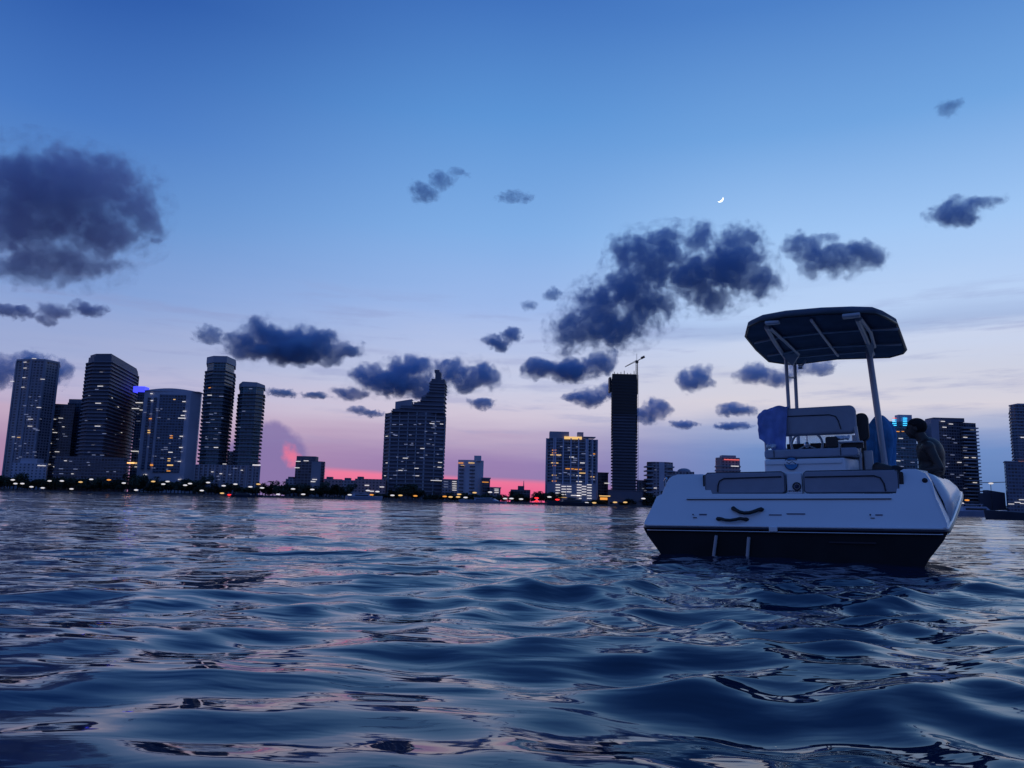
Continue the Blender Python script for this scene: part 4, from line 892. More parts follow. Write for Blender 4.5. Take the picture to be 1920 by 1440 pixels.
def build_boat():
    B = empty('motor_boat', (0, 0, 0), 'white centre-console motor boat seen from astern, with a dark canopy over the helm', 'boat')
    B.matrix_world = BM
    # station table: y, rail half width, rail z, gunwale half width, gunwale z
    ST = [(0.55, 1.30, 0.06, 1.15, 0.47), (1.0, 1.36, 0.17, 1.22, 0.47), (1.6, 1.42, 0.28, 1.28, 0.47), (2.4, 1.46, 0.34, 1.32, 0.50), (3.2, 1.44, 0.38, 1.30, 0.53), (4.0, 1.36, 0.42, 1.20, 0.57), (4.8, 1.15, 0.47, 1.00, 0.62), (5.5, 0.80, 0.52, 0.66, 0.67), (6.1, 0.34, 0.57, 0.24, 0.72), (6.35, 0.04, 0.60, 0.03, 0.74)]
    # hull below the rail
    rows = []
    for (y, b, z, g, gz) in [(0.0, 1.25, -0.02, 0, 0)] + ST:
        kz = -0.72 + 0.75 * max(0, (y - 3.6) / 2.75) ** 2; cz = z - 0.30 - 0.10 * (1 - y / 6.4)
        cb = b * (0.80 if y < 4 else 0.80 - 0.3 * (y - 4) / 2.4)
        half = [(b, z - .02), (b * .975, z - .08), (cb + (b - cb) * .45, (z + cz) / 2 - .02), (cb, cz), (cb * .93, cz - .02), (cb * .5, (cz + kz) / 2 - .03), (0, kz)]
        rows.append([(-x, y, zz) for x, zz in half] + [(x, y, zz) for x, zz in half[::-1][1:]])
    mb = grid_mesh(rows); n = len(rows[0]); mb.sm = [True] * len(mb.f)
    mb.add(rows[0], [tuple(range(n))])
    hl = mb.build('hull', M['hull'], B)
    mb = MB(); mb.obox((0.55, -0.012, -0.13), (.18, 0, 0), (0, .004, 0), (0, 0, .006)); mb.build('transom_seam', M['stripe'], hl)
    # white topside band above the waterline paint, forward of the stern
    rows = []
    for (y, b, z, g, gz) in ST:
        rows.append([(s_, y, zz) for s_, zz in ((b + .004, z - .015), (b * .99 + .004, z - .05), (b * .977 + .006, z - .077))])
    for sg in (1, -1):
        mb = grid_mesh([[(p[0] * sg, p[1], p[2]) for p in r] for r in rows]); o = mb.build('topside', M['gel'], B)
        sl = o.modifiers.new('s', 'SOLIDIFY'); sl.thickness = .01; sl.offset = 0
    # deck cap: gunwales both sides, outside rising inward from the rail, top, inner wall to the cockpit sole
    for sg in (1, -1):
        rows = []
        for (y, b, z, g, gz) in ST:
            t_ = .20 if y < 5 else .2 * max(.1, (6.4 - y) / 1.4)
            P = [(b, z), (b - (b - g) * .25, z + (gz - z) * .40), (b - (b - g) * .7, z + (gz - z) * .80), (g, gz - .015), (g - .05, gz + .008), (g - t_ + .03, gz + .005), (max(g - t_, 0), gz - .03), (max(g - t_ - .03, 0), -.10)]
            rows.append([(p[0] * sg, y, p[1]) for p in P])
        mb = grid_mesh(rows if sg < 0 else [r[::-1] for r in rows]); o = mb.build('gunwale', M['gel'], B)
        sl = o.modifiers.new('s', 'SOLIDIFY'); sl.thickness = .015; sl.offset = -1
    mb = MB(); P = [(ST[i][3] - .22, ST[i][0]) for i in range(7)] + [(.1, 5.6)]
    mb.prism(P[::1] + [(-x, y) for x, y in P[::-1]], -.14, -.11); mb.build('cockpit_sole', M['gel'], B)
    # stern block traced on the transom
    O = [(-1.25, 0.0), (1.25, 0.0), (1.255, .03), (1.215, .17), (1.19, .24), (1.175, .36), (1.13, .445), (1.06, .482), (.97, .485), (.945, .47), (.90, .275), (-.63, .285), (-.70, .465), (-.74, .472), (-.98, .472), (-1.04, .45), (-1.08, .36), (-1.10, .285), (-1.155, .262), (-1.19, .16), (-1.245, .035)]
    def lean(z): return .02 + .22 * (z / .48) ** 1.3 if z > 0 else .0
    n = len(O); mb = MB(); fwd = []
    for (x, z) in O:
        sgn = 1 if x > 0 else -1; k = max(0, min(1, z / .47)); tx = sgn * (1.30 - .15 * k) if abs(x) > 1.02 else x; fwd.append((tx, .62, z + (.055 * (1 - k) if abs(x) > 1.1 else 0)))
    mb.add([(x, lean(z), z) for x, z in O] + fwd, [tuple(range(n)), tuple(range(n, 2 * n))[::-1]] + [(i, i + n, (i + 1) % n + n, (i + 1) % n) for i in range(n)])
    tr = mb.build('transom', M['gel'], B, .022, seg=3)
    mb = MB(); mb.box(-.86, .87, .115, .19, .240, .262); mb.build('step_ledge', M['gel'], tr, .012)
    mb = MB(); mb.box(-.86, .865, .094, .13, .230, .2365); mb.build('ledge_shadow_strip', M['stripe'], tr)  # dark strip standing in for the shade line under the step ledge
    # rub rail: dark insert between two white beads
    def railline(off, dz, full=True):
        L_ = [(ST[i][1] + off, ST[i][0], ST[i][2] + dz) for i in range(len(ST))]
        st = [(-1.25 - off, .06, dz)] + [(-1.2, -.012 - off, dz), (-.6, -.02 - off, dz), (0, -.022 - off, dz), (.6, -.02 - off, dz), (1.2, -.012 - off, dz)] + [(1.25 + off, .06, dz)]
        return [(-x, y, z) for x, y, z in L_[::-1]] + st + L_
    mb = MB(); mb.tube(railline(.006, -.006), .011, 8); rl = mb.build('rub_rail', M['gel'], B)
    mb = MB(); mb.tube(railline(.010, -.028), .014, 8); mb.build('dark_insert', M['stripe'], rl)
    mb = MB(); mb.tube(railline(.006, -.052), .007, 8); mb.build('lower_bead', M['steel'], rl)
    mb = MB(); c = bl(1450, 985, -.03); mb.obox((c.x, -.045, -.028), (.035, 0, 0), (0, .012, 0), (0, 0, .022)); mb.build('rail_joint_cap', M['gel'], rl, .006)
    # stern seat backs
    for (x0, x1, side) in ((-.70, .02, -1), (.17, .93, 1)):
        mb = MB(); rbox(mb, x0, x1, .15, .30, .283, .478, .035); sb = mb.build('stern_seat_back', M['vinyl'], B, .015, seg=3)
        if side < 0: pts = [(x0 + .12, .298), (x0 + .125, .36), (x0 + .14, .40), (x0 + .18, .423), (x1 - .03, .432)]
        else: pts = [(x0 + .02, .425), (x1 - .19, .428), (x1 - .14, .41), (x1 - .115, .36), (x1 - .105, .295)]
        mb = MB(); mb.tube([(p[0], .145, p[1]) for p in pts], .006, 6); mb.build('piping', M['pipe'], sb)
        mb = MB(); e = [(x0 + .01, .30), (x0 + .01, .46), (x0 + .03, .478), (x1 - .03, .478), (x1 - .005, .46), (x1 - .005, .30), (x1 - .03, .285), (x0 + .03, .285)]; mb.tube([(p[0], .152, p[1]) for p in e], .003, 6, True); mb.build('edge_welt', M['pipe'], sb)
        mb = MB(); mb.box(x0 + .02, x1 - .02, .31, .80, .16, .27); mb.build('seat_cushion', M['vinyl'], sb, .03)
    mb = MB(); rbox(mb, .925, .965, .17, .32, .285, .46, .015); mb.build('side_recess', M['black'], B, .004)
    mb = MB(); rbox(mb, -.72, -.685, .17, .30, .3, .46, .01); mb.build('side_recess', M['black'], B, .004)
    # centre panel with a round badge and tiny lettering
    mb = MB(); mb.box(.03, .16, .16, .34, .28, .47); cp = mb.build('centre_panel', M['gel'], B, .012)
    c = bl(1494, 912, .155); mb = MB()
    mb.tube([(c.x + .032 * math.cos(a), .152, c.z + .032 * math.sin(a)) for a in [k * math.pi / 10 for k in range(20)]], .006, 6, True); mb.build('badge_ring', M['stripe'], cp)
    mb = MB(); mb.tube([(c.x, .150, c.z), (c.x, .157, c.z)], .02, 16); mb.tube([(c.x - .01, .148, c.z - .015), (c.x + .014, .148, c.z + .012)], .004, 6); mb.build('badge_disc', M['decal'], cp)
    def lettering(parent, x0, x1, z, h, y, n, name='lettering', mat='decal', slant=0):
        rng = random.Random(int(x0 * 100) + n); mb = MB(); w = (x1 - x0) / n
        for i in range(n):
            a = x0 + i * w + w * .12; b = x0 + (i + 1) * w - w * .12; k = rng.randrange(4)
            mb.box(a, a + w * .2, y - .002, y + .003, z, z + h)
            if k != 1: mb.box(a, b, y - .0015, y + .003, z + h * .8, z + h)
            if k != 2: mb.box(a, b, y - .001, y + .003, z, z + h * .2)
            if k == 0 or k == 3: mb.box(b - w * .2, b, y - .0025, y + .003, z, z + h)
        return mb.build(name, M[mat], parent)
    lettering(cp, .042, .148, .298, .013, .156, 8)
    # marks low on the transom
    for (xa, xb, ya) in ((1310, 1324, 965), (1441, 1465, 966), (1474, 1509, 964), (1641, 1655, 966)):
        a = bl(xa, ya, .02); b = bl(xb, ya, .02); y = lean(a.z) - .003
        mb = MB(); mb.box(a.x, b.x, y - .006, y + .02, a.z, a.z + .007); mb.build('vent_lip', M['decal'], tr)
        mb = MB(); mb.box(a.x, b.x, y - .003, y + .02, a.z - .03, a.z - .026); mb.build('vent_lip', M['stripe'], tr)
        mb = MB(); mb.box(a.x + .002, b.x - .002, y - .002, y + .02, a.z - .026, a.z); mb.build('vent_panel', M['plain_l'], tr)
    for (xa, xb, ya) in ((1299, 1306, 971), (1632, 1640, 972)):
        a = bl(xa, ya, .02); b = bl(xb, ya, .02); y = lean(a.z) - .004; mb = MB(); mb.box(a.x, b.x, y - .006, y + .02, a.z, a.z + .006); mb.ball((a.x, y, a.z + .03), .007, 8, 6); mb.build('drain_fitting', M['stripe'], tr)
    # grab handles
    def handle(pts, r, nm='grab_handle'):
        P = [bl(x, y, 0) for x, y in pts]; mb = MB(); n = len(P)
        Q = [(p.x, lean(max(p.z, 0)) - .012 - .035 * math.sin(math.pi * i / (n - 1)), p.z) for i, p in enumerate(P)]
        mb.tube(Q, [r * (1.35 if i in (0, n - 1) else 1.0) for i in range(n)], 10)
        for p in (Q[0], Q[-1]): mb.ball((p[0], p[1] + .006, p[2]), (.02, .018, .016), 10, 8)
        mb.build(nm, M['black'], tr)
    handle([(1372, 953), (1378, 956), (1386, 960), (1395, 962), (1405, 961.5), (1413, 959), (1420, 956), (1426, 955)], .016)
    handle([(1345, 973), (1352, 972.5), (1360, 975), (1370, 975.5), (1380, 974), (1388, 972), (1393, 973), (1399, 974)], .014)
    # scuppers and badge on the starboard quarter
    c = bl(1734, 901, .2); mb = MB(); mb.tube([(c.x, lean(c.z) - .006, c.z), (c.x, lean(c.z) + .02, c.z)], .021, 16); q = mb.build('quarter_light', M['stripe'], tr)
    mb = MB(); mb.ball((c.x, lean(c.z) - .008, c.z), (.012, .006, .014), 10, 8); mb.build('lens', M['black'], q)
    c = bl(1263, 897, .25)
    mb = MB(); mb.tube([(-1.09, .24, .44), (-1.115, .27, .415), (-1.12, .30, .37), (-1.10, .3, .35)], .011, 8); mb.build('cleat', M['steel'], B)
    # boarding-ladder tubes under the rail
    lad = None
    for (xa, ya, xb, yb) in ((1343, 1004, 1338, 1043), (1404, 1007, 1401, 1047)):
        a = bl(xa, ya, -.04); b = bl(xb, yb, -.03); mb = MB(); mb.tube([a, (a + b) / 2, b + (b - a) * .4], .015, 10); mb.build('ladder_tube', M['alu'], B)
    # helm seat box (leaning post)
    mb = MB(); x0, x1 = -.345, .43
    mb.prism([(x0, 1.28), (x1, 1.28), (x1 + .11, 1.5), (x1 + .11, 1.95), (x0, 1.95)], -.11, [.665, .665, .655, .67, .675]); lp = mb.build('helm_seat_box', M['gel'], B, .022, seg=3)
    mb = MB(); mb.box(x0 + .01, x1 - .02, 1.262, 1.29, .605, .655); mb.build('lid_edge', M['gel'], lp, .01)
    c = bl(1484, 874, 1.27); mb = MB()
    mb.tube([(c.x, 1.268, c.z + .028), (c.x, 1.285, c.z + .028)], .066, 28); e = mb.build('round_emblem', M['towel2'], lp)
    mb = MB(); mb.tube([(c.x + .066 * math.cos(a), 1.266, c.z + .028 + .066 * math.sin(a)) for a in [k * math.pi / 14 for k in range(28)]], .004, 6, True)
    mb.tube([(c.x - .045, 1.264, c.z + .04), (c.x - .02, 1.264, c.z + .025), (c.x + .01, 1.264, c.z + .046), (c.x + .047, 1.264, c.z + .022)], .005, 6); mb.build('emblem_ring', M['decal'], e)
    c1 = bl(1476, 863, 1.26); lettering(lp, c1.x, c1.x + .09, c1.z - .006, .010, 1.262, 9)
    c1 = bl(1526, 888, 1.27); lettering(lp, c1.x, c1.x + .12, c1.z - .006, .014, 1.277, 10)
    mb = MB(); rbox(mb, x0 - .0, x1 + .13, 1.30, 1.92, .677, .765, .03); sc_ = mb.build('helm_seat_cushion', M['vinyl'], B, .02, seg=3)
    mb = MB(); mb.tube([(x0 + .10, 1.296, .685), (x0 + .10, 1.296, .76)], .004, 6); mb.tube([(.40, 1.296, .685), (.40, 1.296, .76)], .004, 6); mb.build('piping', M['pipe'], sc_)
    # backrest
    mb = MB(); bx0, bx1 = -.44, .535
    rbox(mb, bx0, bx1, 1.70, 1.84, .945, 1.245, .06, 6); bk = mb.build('backrest', M['vinyl'], B, .03, seg=4)
    mb = MB(); mb.tube([(x, 1.694, z) for x, z in ((-.36, .97), (-.36, 1.08), (-.34, 1.13), (-.29, 1.155), (.28, 1.15), (.34, 1.13), (.365, 1.08), (.385, .99))], .0055, 6); mb.build('piping', M['pipe'], bk)
    for x in (-.40, .50):
        mb = MB(); mb.tube([(x, 1.80, .70), (x, 1.79, .93)], .02, 8); mb.build('backrest_bracket', M['alu'], bk)
    # right-hand arm, bins and black boxes seen beside the seat
    mb = MB(); a = bl(1548, 838, 1.5); b = bl(1570, 818, 1.5); rbox(mb, a.x, b.x, 1.5, 1.6, a.z - .01, b.z, .02); mb.build('cup_bin', M['black'], B, .01)
    mb = MB(); a = bl(1562, 841, 1.55); b = bl(1618, 826, 1.55); mb.box(a.x, b.x, 1.55, 1.68, b.z - .018, b.z); mb.box(a.x, a.x + .07, 1.55, 1.68, a.z, b.z - .018); mb.build('arm_shelf', M['alu'], B, .006)
    mb = MB(); a = bl(1582, 840, 1.6); b = bl(1618, 829, 1.6); mb.box(a.x, b.x, 1.60, 1.72, a.z, b.z); mb.build('shelf_recess', M['black'], B)
    c = bl(1616, 797, 2.0); mb = MB(); rbox(mb, c.x - .07, c.x + .065, 1.98, 2.12, c.z - .17, c.z + .13, .06, 6); mb.tube([(c.x, 2.05, -.11), (c.x, 2.05, c.z - .1)], .03, 10); mb.box(c.x - .02, c.x + .16, 1.98, 2.3, .28, .36); mb.build('forward_headrest', M['black'], B, .02)
    for (xa, xb, ya, yb, mt) in ((1594, 1608, 858, 890, 'gel'), (1612, 1618, 862, 890, 'black'), (1619, 1640, 845, 890, 'alu'), (1583, 1594, 866, 890, 'black')):
        a = bl(xa, ya, 1.75); b = bl(xb, yb + 12, 1.75); mb = MB(); mb.prism([(a.x, 1.72), (b.x, 1.72), (b.x, 1.8), (a.x, 1.8)], b.z, a.z); mb.build('seat_support', M[mt], B, .012)
    a = bl(1604, 800, 1.65); b = bl(1612, 852, 1.65); mb = MB(); mb.tube([a, b, b + Vector((.0, 0, -.25))], .018, 8); mb.build('arm_rail', M['alu'], B)
    # console, dash, wheel, screen
    mb = MB(); mb.prism([(-.30, 2.35), (.50, 2.35), (.42, 3.05), (-.22, 3.05)], -.11, [.86, .86, .97, .97]); cs = mb.build('console', M['gel'], B, .03, seg=3)
    mb = MB(); mb.obox((.10, 2.33, .83), (.36, 0, 0), (0, .02, 0), (0, 0, .075)); mb.build('dash_panel', M['black'], cs, .01)
    for x in (-.07, .03, .13):
        mb = MB(); c = (x, 2.285, .86); mb.tube([(x, 2.30, .86), (x, 2.312, .86)], .045, 16); mb.build('gauge', M['black'], cs)
    c = bl(1513, 834, 2.15); mb = MB(); R_ = .165; up = Vector((0, .30, .95)).normalized()
    ring = [c + Vector((math.cos(a) * R_, 0, 0)) + up * (math.sin(a) * R_) for a in [k * math.pi / 16 for k in range(32)]]
    mb.tube(ring, .014, 8, True); sw = mb.build('steering_wheel', M['alu'], B)
    mb = MB()
    for a in (rad(90), rad(210), rad(330)): mb.tube([c + Vector((0, .02, 0)), c + Vector((math.cos(a) * R_, 0, 0)) + up * (math.sin(a) * R_)], .008, 6)
    mb.ball(c + Vector((0, .01, 0)), .035, 12, 8); mb.tube([c, (c.x, 2.36, c.z - .04)], .02, 8); mb.build('wheel_spoke', M['steel'], sw)
    mb = MB(); mb.prism([(-.24, 2.72), (.56, 2.72), (.50, 2.78), (-.18, 2.78)], .92, 1.22, [(-.14, 2.98), (.48, 2.98), (.46, 3.0), (-.12, 3.0)]); ws = mb.build('windscreen', M['glassclear'], B)
    ws.data.materials.clear(); gm, gnt, gb = new_mat('clear_screen'); gb.inputs['Transmission Weight'].default_value = 1; gb.inputs['Roughness'].default_value = .02; gb.inputs['Alpha'].default_value = .35; ws.data.materials.append(gm)
    # canopy
    Z0 = 2.03
    OUT = [(1398, 630), (1403, 612), (1425, 602), (1470, 594), (1540, 588), (1600, 586), (1640, 587), (1660, 594), (1681, 606), (1690, 630), (1699, 655), (1693, 662), (1668, 669), (1636, 670), (1570, 672), (1500, 681), (1470, 681), (1442, 677), (1418, 655)]
    P = [blz(x, y, Z0) for x, y in OUT]; cx = sum(p.x for p in P) / len(P); cy = sum(p.y for p in P) / len(P)
    mb = MB(); n = len(P); rings = []
    for s_, dz in ((.965, -.012), (1.0, 0.0), (1.0, .045), (.96, .075), (.6, .11), (.2, .13)):
        rings.append([(cx + (p.x - cx) * s_, cy + (p.y - cy) * s_, Z0 + dz) for p in P])
    g = grid_mesh(rings, True); mb = g; mb.add(rings[0], [tuple(range(n))[::-1]], False); mb.add(rings[-1], [tuple(range(n))], True)
    cn = mb.build('canopy', M['canvas'], B)
    me = cn.data
    bmx = bmesh.new(); bmx.from_mesh(me); bmesh.ops.remove_doubles(bmx, verts=bmx.verts, dist=1e-4); bmesh.ops.recalc_face_normals(bmx, faces=bmx.faces); bmx.to_mesh(me); bmx.free()
    mb = MB(); mb.tube([(p[0], p[1], p[2] - .004) for p in rings[1]], .013, 8, True); mb.build('edge_hem', M['black'], cn)
    def zt(x, y, z=Z0 - .04): return blz(x, y, z)
    for pts, r, nm in (([(1437, 613), (1455, 645), (1478, 678)], .026, 'frame_side'), ([(1443, 614), (1470, 638), (1497, 664)], .020, 'frame_side'), ([(1521, 600), (1546, 634), (1571, 667)], .016, 'frame_bow'), ([(1608, 598), (1622, 630), (1636, 664)], .028, 'frame_side'), ([(1613, 597), (1632, 622), (1640, 650)], .02, 'frame_side'),
                       ([(1415, 643), (1460, 633), (1540, 624), (1610, 619), (1684, 617)], .014, 'frame_cross'), ([(1440, 667), (1500, 656), (1560, 650), (1620, 647), (1690, 646)], .014, 'frame_cross'), ([(1496, 670), (1560, 664), (1628, 659)], .012, 'frame_cross')):
        mb = MB(); mb.tube([zt(*p) for p in pts], r, 10); mb.build(nm, M['alu'], B)
    # posts
    def post(x1, y1, x2, y2, pl, r, z0=-.11, nm='canopy_post'):
        a = bl(x1, y1, pl); b = bl(x2, y2, pl); d = (b - a); a2 = a + d * ((Z0 - .03 - a.z) / d.z); b2 = a + d * ((z0 - a.z) / d.z)
        mb = MB(); mb.tube([a2, b2], r, 12); return mb.build(nm, M['alu'], B), a, b
    post(1474, 682, 1479, 765, 2.45, .021); post(1490, 682, 1494, 765, 2.75, .021)
    post(1630, 665, 1649, 800, 2.45, .034)
    o, a, b = post(1637, 690, 1653, 800, 2.8, .016)
    a = bl(1482, 700, 2.6); 
    for yy in (708, 683): a = bl(1474, yy, 2.45); b = bl(1490, yy, 2.75); mb = MB(); mb.tube([a, b], .012, 8); mb.build('post_brace', M['alu'], B)
    # gussets joining posts to the canopy frame
    for (q1, q2, q3) in (((1462, 662), (1500, 664), (1486, 686)), ((1622, 640), (1640, 645), (1634, 676))):
        p1, p2, p3 = zt(*q1), zt(*q2), bl(*q3, 2.5); mb = MB(); d = Vector((0, .02, 0)); mb.add([p1 - d, p2 - d, p3 - d, p1 + d, p2 + d, p3 + d], [(0, 1, 2), (5, 4, 3), (0, 3, 4, 1), (1, 4, 5, 2), (2, 5, 3, 0)]); mb.build('gusset', M['alu'], B)
    a = bl(1497, 690, 2.6); mb = MB(); mb.tube([a + Vector((.0, 0, .03)), a + Vector((.05, 0, .03)), a + Vector((.09, 0, .09))], .012, 8); mb.tube([a + Vector((.0, 0, .0)), a + Vector((.05, 0, 0))], .016, 8); mb.build('spreader_light', M['alu'], B)
    mb = MB(); c = zt(1600, 592); mb.box(c.x - .10, c.x + .06, c.y - .02, c.y + .08, Z0 - .05, Z0 - .015); mb.build('speaker_box', M['alu'], B, .01)
    mb = MB(); c = zt(1446, 606); mb.box(c.x - .06, c.x + .08, c.y - .02, c.y + .05, Z0 - .05, Z0 - .015); mb.build('speaker_box', M['alu'], B, .01)
    return B
build_boat()

# ------------------------------------------------------------------ towels
def draped(name, label, pts_front, pl, drop_back, mat, folds=6, amp=.02, seed=1, thick=.012, nx=40, nz=36):
    """sheet hung over an edge: top edge polyline and bottom polyline in boat metres"""
    top, bot = pts_front
    def lerp(P, u):
        f = u * (len(P) - 1); i = min(int(f), len(P) - 2); t = f - i; a, b = Vector(P[i]), Vector(P[i + 1]); return a + (b - a) * t
    rows = []
    for j in range(nz + 1):
        v = j / nz; row = []
        for i in range(nx + 1):
            u = i / nx; a = lerp(top, u); b = lerp(bot, u); p = a + (b - a) * v
            w = .35 + .65 * v
            dy = amp * w * (math.sin(u * folds * 6.28 + 1.2 * math.sin(v * 3 + seed)) + .5 * math.sin(u * folds * 12.1 + v * 5 + seed)) + .02 * mnoise.noise(Vector((u * 4, v * 4, seed)))
            row.append((p.x + .012 * mnoise.noise(Vector((u * 3, v * 5, seed + 9))), p.y + dy - .006, p.z + .015 * mnoise.noise(Vector((u * 6, v * 2, seed + 3)))))
        rows.append(row)
    # over the top and down behind
    back = []
    for j in range(1, 9):
        f = j / 8; back.append([(r[0], r[1] + .19 * min(1, f * 2), r[2] + .03 * math.sin(min(1, f * 2) * math.pi) - max(0, f - .5) * 2 * drop_back) for r in rows[0]])
    rows = back[::-1] + rows
    g = grid_mesh(rows); g.v = [tuple(BM @ Vector(p)) for p in g.v]
    o = g.build(name, M[mat]); s_ = o.modifiers.new('s', 'SOLIDIFY'); s_.thickness = thick; s_.offset = 0
    return tag(o, label, 'towel')
P = lambda x, y, pl: bl(x, y, pl)
draped('towel', 'blue towel draped over the left end of the helm seat back', ([P(1420, 783, 1.68), P(1432, 772, 1.68), P(1452, 766, 1.68), P(1476, 765, 1.68)], [P(1424, 822, 1.66), P(1440, 834, 1.66), P(1458, 856, 1.66), P(1474, 842, 1.66)]), 1.68, .15, 'towel1', 2, .016, 2)
def hanging_towel():
    rows = []; n = 44; z1 = P(1645, 776, 2.35).z; z0 = P(1655, 892, 2.35).z
    for j in range(40):
        v = j / 39; z = z1 + (z0 - z1) * v
        cxp = 1643 + 5 * v; c = P(cxp, 776 + 112 * v, 2.42)
        w = (.035 + .085 * min(1, v * 5) ** .7) * (1 + .12 * math.sin(v * 5) + .15 * v); d = .05 + .05 * v
        row = []
        for i in range(n):
            a = 2 * math.pi * i / n; pl = 1 + .32 * math.sin(a * 7 + v * 2.2) * min(1, v * 3) + .10 * math.sin(a * 4 - v * 3)
            row.append((c.x + .02 + w * math.cos(a) * pl, 2.58 + d * math.sin(a) * pl, z + .012 * math.sin(a * 5)))
        rows.append(row)
    g = grid_mesh(rows, True); g.add(rows[0], [tuple(range(n))], True); g.add(rows[-1], [tuple(range(n))[::-1]], True)
    g.v = [tuple(BM @ Vector(p)) for p in g.v]
    o = g.build('towel', M['towel2']); tag(o, 'sea blue towel tied in folds around the right canopy post', 'towel')
    bmx = bmesh.new(); bmx.from_mesh(o.data); bmesh.ops.remove_doubles(bmx, verts=bmx.verts, dist=1e-4); bmesh.ops.recalc_face_normals(bmx, faces=bmx.faces); bmx.to_mesh(o.data); bmx.free()
hanging_towel()
def small_cloth(label, x, y, pl, w, h):
    c = P(x, y, pl); rows = []
    for j in range(13):
        row = []
        for i in range(19):
            u, v = i / 18 - .5, j / 12 - .5; row.append(tuple(BM @ Vector((c.x + u * w, c.y + v * .12 + .01 * math.sin(u * 20), c.z + h * (.5 - 2 * v * v) + .018 * mnoise.noise(Vector((u * 7, v * 7, x)))))))
        rows.append(row)
    g = grid_mesh(rows); o = g.build('cloth', M['cloth']); s_ = o.modifiers.new('s', 'SOLIDIFY'); s_.thickness = .02; s_.offset = -1
    tag(o, label, 'cloth')
small_cloth('crumpled white cloth lying on the arm shelf beside the helm seat', 1578, 822, 1.60, .14, .05)
small_cloth('small white rag showing under the left towel', 1446, 838, 1.62, .08, .05)

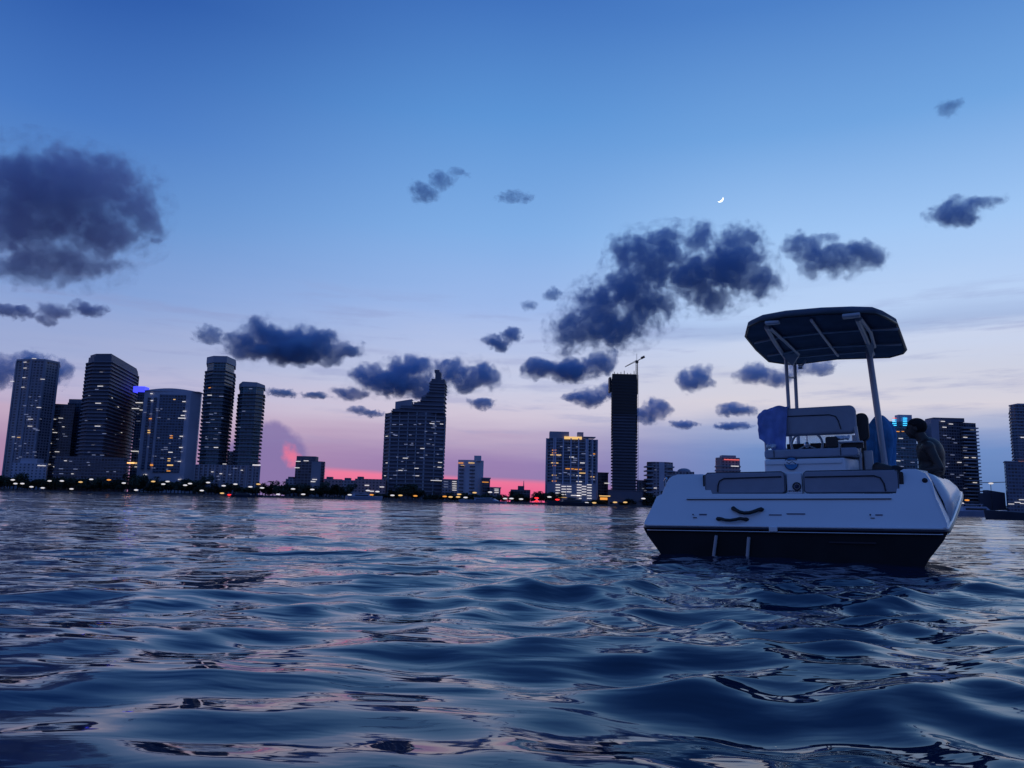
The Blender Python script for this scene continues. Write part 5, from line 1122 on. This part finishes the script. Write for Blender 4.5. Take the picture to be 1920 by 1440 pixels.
# ------------------------------------------------------------------ person
def build_person():
    PL = 1.62
    def q(x, y, dy=0): v = bl(x, y, PL); return Vector((v.x, PL + dy, v.z))
    mb = MB()
    head = q(1716, 804); neck = q(1732, 826); c7 = q(1736, 832); up = q(1742, 843); mid = q(1749, 862); low = q(1745, 884); pel = q(1738, 903)
    # torso, leaning forward, chest to the left
    mb.cone(c7, up, .055, .105); mb.cone(up, mid, .118, .112); mb.cone(mid, low, .112, .105); mb.cone(low, pel, .105, .125)
    mb.ball(up * .5 + mid * .5, (.125, .175, .17), 24, 16); mb.ball(mid * .5 + low * .5, (.12, .155, .17), 24, 16)
    for s_ in (-1, 1):
        sh = up + Vector((-.005, .17 * s_, .012)); mb.cone(c7 + Vector((0, .03 * s_, -.02)), sh, .05, .058)
        mb.cone(up + Vector((0, .07 * s_, -.03)), mid + Vector((0, .07 * s_, 0)), .10, .085); mb.cone(mid + Vector((0, .05 * s_, 0)), pel + Vector((0, .07 * s_, 0)), .09, .11)
        el = q(1762, 880, .23 * s_) if s_ < 0 else q(1735, 876, .25); wr = q(1712, 886, .16 * s_)
        mb.cone(sh, el, .05, .037); mb.cone(el, wr, .037, .026)
        # hand resting on the thigh: palm, four bent fingers, thumb on the side
        d = Vector((-1, 0, -.12)).normalized(); palm = wr + d * .05; mb.cone(wr, palm, .026, .03); mb.cone(wr + Vector((0, .018 * s_, 0)), palm + Vector((-.02, .022 * s_, 0)), .02, .017); mb.cone(wr - Vector((0, .018 * s_, 0)), palm + Vector((-.02, -.022 * s_, 0)), .02, .017)
        for k, L_ in enumerate((.068, .078, .073, .056)):
            b = palm + d * .03 + Vector((0, (k - 1.5) * .0205 * s_, 0)); m1 = b + d * L_ * .5 + Vector((0, (k - 1.5) * .003, .004)); e = m1 + (d + Vector((0, 0, -.7))).normalized() * L_ * .5; mb.cone(b, m1, .0098, .009, 8); mb.cone(m1, e, .009, .0078, 8)
        b = wr + d * .03 + Vector((0, -.03 * s_, 0)); m1 = b + Vector((-.028, -.022 * s_, -.004)); mb.cone(b, m1, .013, .011, 8); mb.cone(m1, m1 + Vector((-.028, -.004 * s_, -.006)), .011, .009, 8)
        # legs
        hip = pel + Vector((-.03, .09 * s_, -.02)); kn = Vector((q(1648, 879).x, PL + .13 * s_ - .05, q(1648, 879).z)); an = kn + Vector((.06, 0, -.43)); an.z = max(an.z, -.03)
        mb.cone(hip, kn, .085, .058); mb.cone(kn, kn + (an - kn) * .35, .056, .056); mb.cone(kn + (an - kn) * .35, an, .056, .036)
        mb.cone(an, an + Vector((-.17, 0, -.045)), .038, .026); mb.cone(an, an + Vector((.03, 0, -.035)), .036, .03)
    # neck and head in profile, face to the left
    mb.cone(head + Vector((.035, 0, -.06)), c7 + Vector((0, 0, -.01)), .052, .062)
    HS = .86; k0 = len(mb.v)
    mb.ball(head + Vector((.012, 0, .018)), (.098, .076, .092), 24, 16)
    mb.ball(head + Vector((-.030, 0, -.030)), (.062, .058, .080), 20, 14)
    mb.cone(head + Vector((-.058, 0, -.088)), head + Vector((-.03, 0, -.085)), .024, .034)
    mb.cone(head + Vector((-.086, 0, .018)), head + Vector((-.108, 0, -.026)), .011, .016, 10)
    mb.cone(head + Vector((-.078, .03, .028)), head + Vector((-.078, -.03, .028)), .016, .016, 10)
    mb.ball(head + Vector((-.092, 0, -.052)), (.014, .026, .008), 12, 8); mb.ball(head + Vector((-.088, 0, -.066)), (.014, .024, .008), 12, 8)
    for s_ in (-1, 1): mb.ball(head + Vector((.012, .078 * s_, -.012)), (.018, .010, .030), 12, 8)
    mb.v[k0:] = [tuple(head + (Vector(v) - head) * HS) for v in mb.v[k0:]]
    mb.v = [tuple(BM @ Vector(p)) for p in mb.v]
    me = remesh(mb, .0075, 16, 'person'); o = link('person', me, M['skin'])
    tag(o, 'shirtless person sitting hunched on the right side of the boat, facing left', 'person')
    # hair: cap over the skull
    mb = MB(); mb.ball(head + Vector((.018, 0, .026)) * HS, (.102 * HS, .082 * HS, .094 * HS), 28, 20)
    g = [tuple(p) for p in mb.v]; keep = []
    for f in mb.f:
        c = sum((Vector(g[i]) for i in f), Vector()) / len(f) - head
        if c.z > .02 + max(0, -c.x) * .62 - (.10 if c.x > .02 else 0): keep.append(f)
    mb.f = keep; mb.sm = [True] * len(keep); mb.v = [tuple(BM @ Vector(p)) for p in mb.v]
    h = mb.build('hair', M['hair'], o); s_ = h.modifiers.new('s', 'SOLIDIFY'); s_.thickness = .012; s_.offset = 0
    for s2 in (-1, 1):
        mb = MB(); mb.ball(BM @ (head + Vector((-.080, .029 * s2, .008)) * HS), .011, 12, 8); mb.build('eye', M['black'], o)
    # shorts over hips and thighs
    mb = MB(); mb.cone(low + Vector((0, 0, -.045)), pel, .118, .14)
    for s_ in (-1, 1):
        hip = pel + Vector((-.03, .09 * s_, -.02)); kn = Vector((q(1648, 879).x, PL + .13 * s_ - .05, q(1648, 879).z)); mb.cone(hip, hip + (kn - hip) * .62, .103, .086)
        mb.cone(pel + Vector((0, .06 * s_, 0)), hip, .125, .103)
    mb.v = [tuple(BM @ Vector(p)) for p in mb.v]
    me = remesh(mb, .012, 3, 'shorts'); link('shorts', me, M['shorts'], o)
build_person()
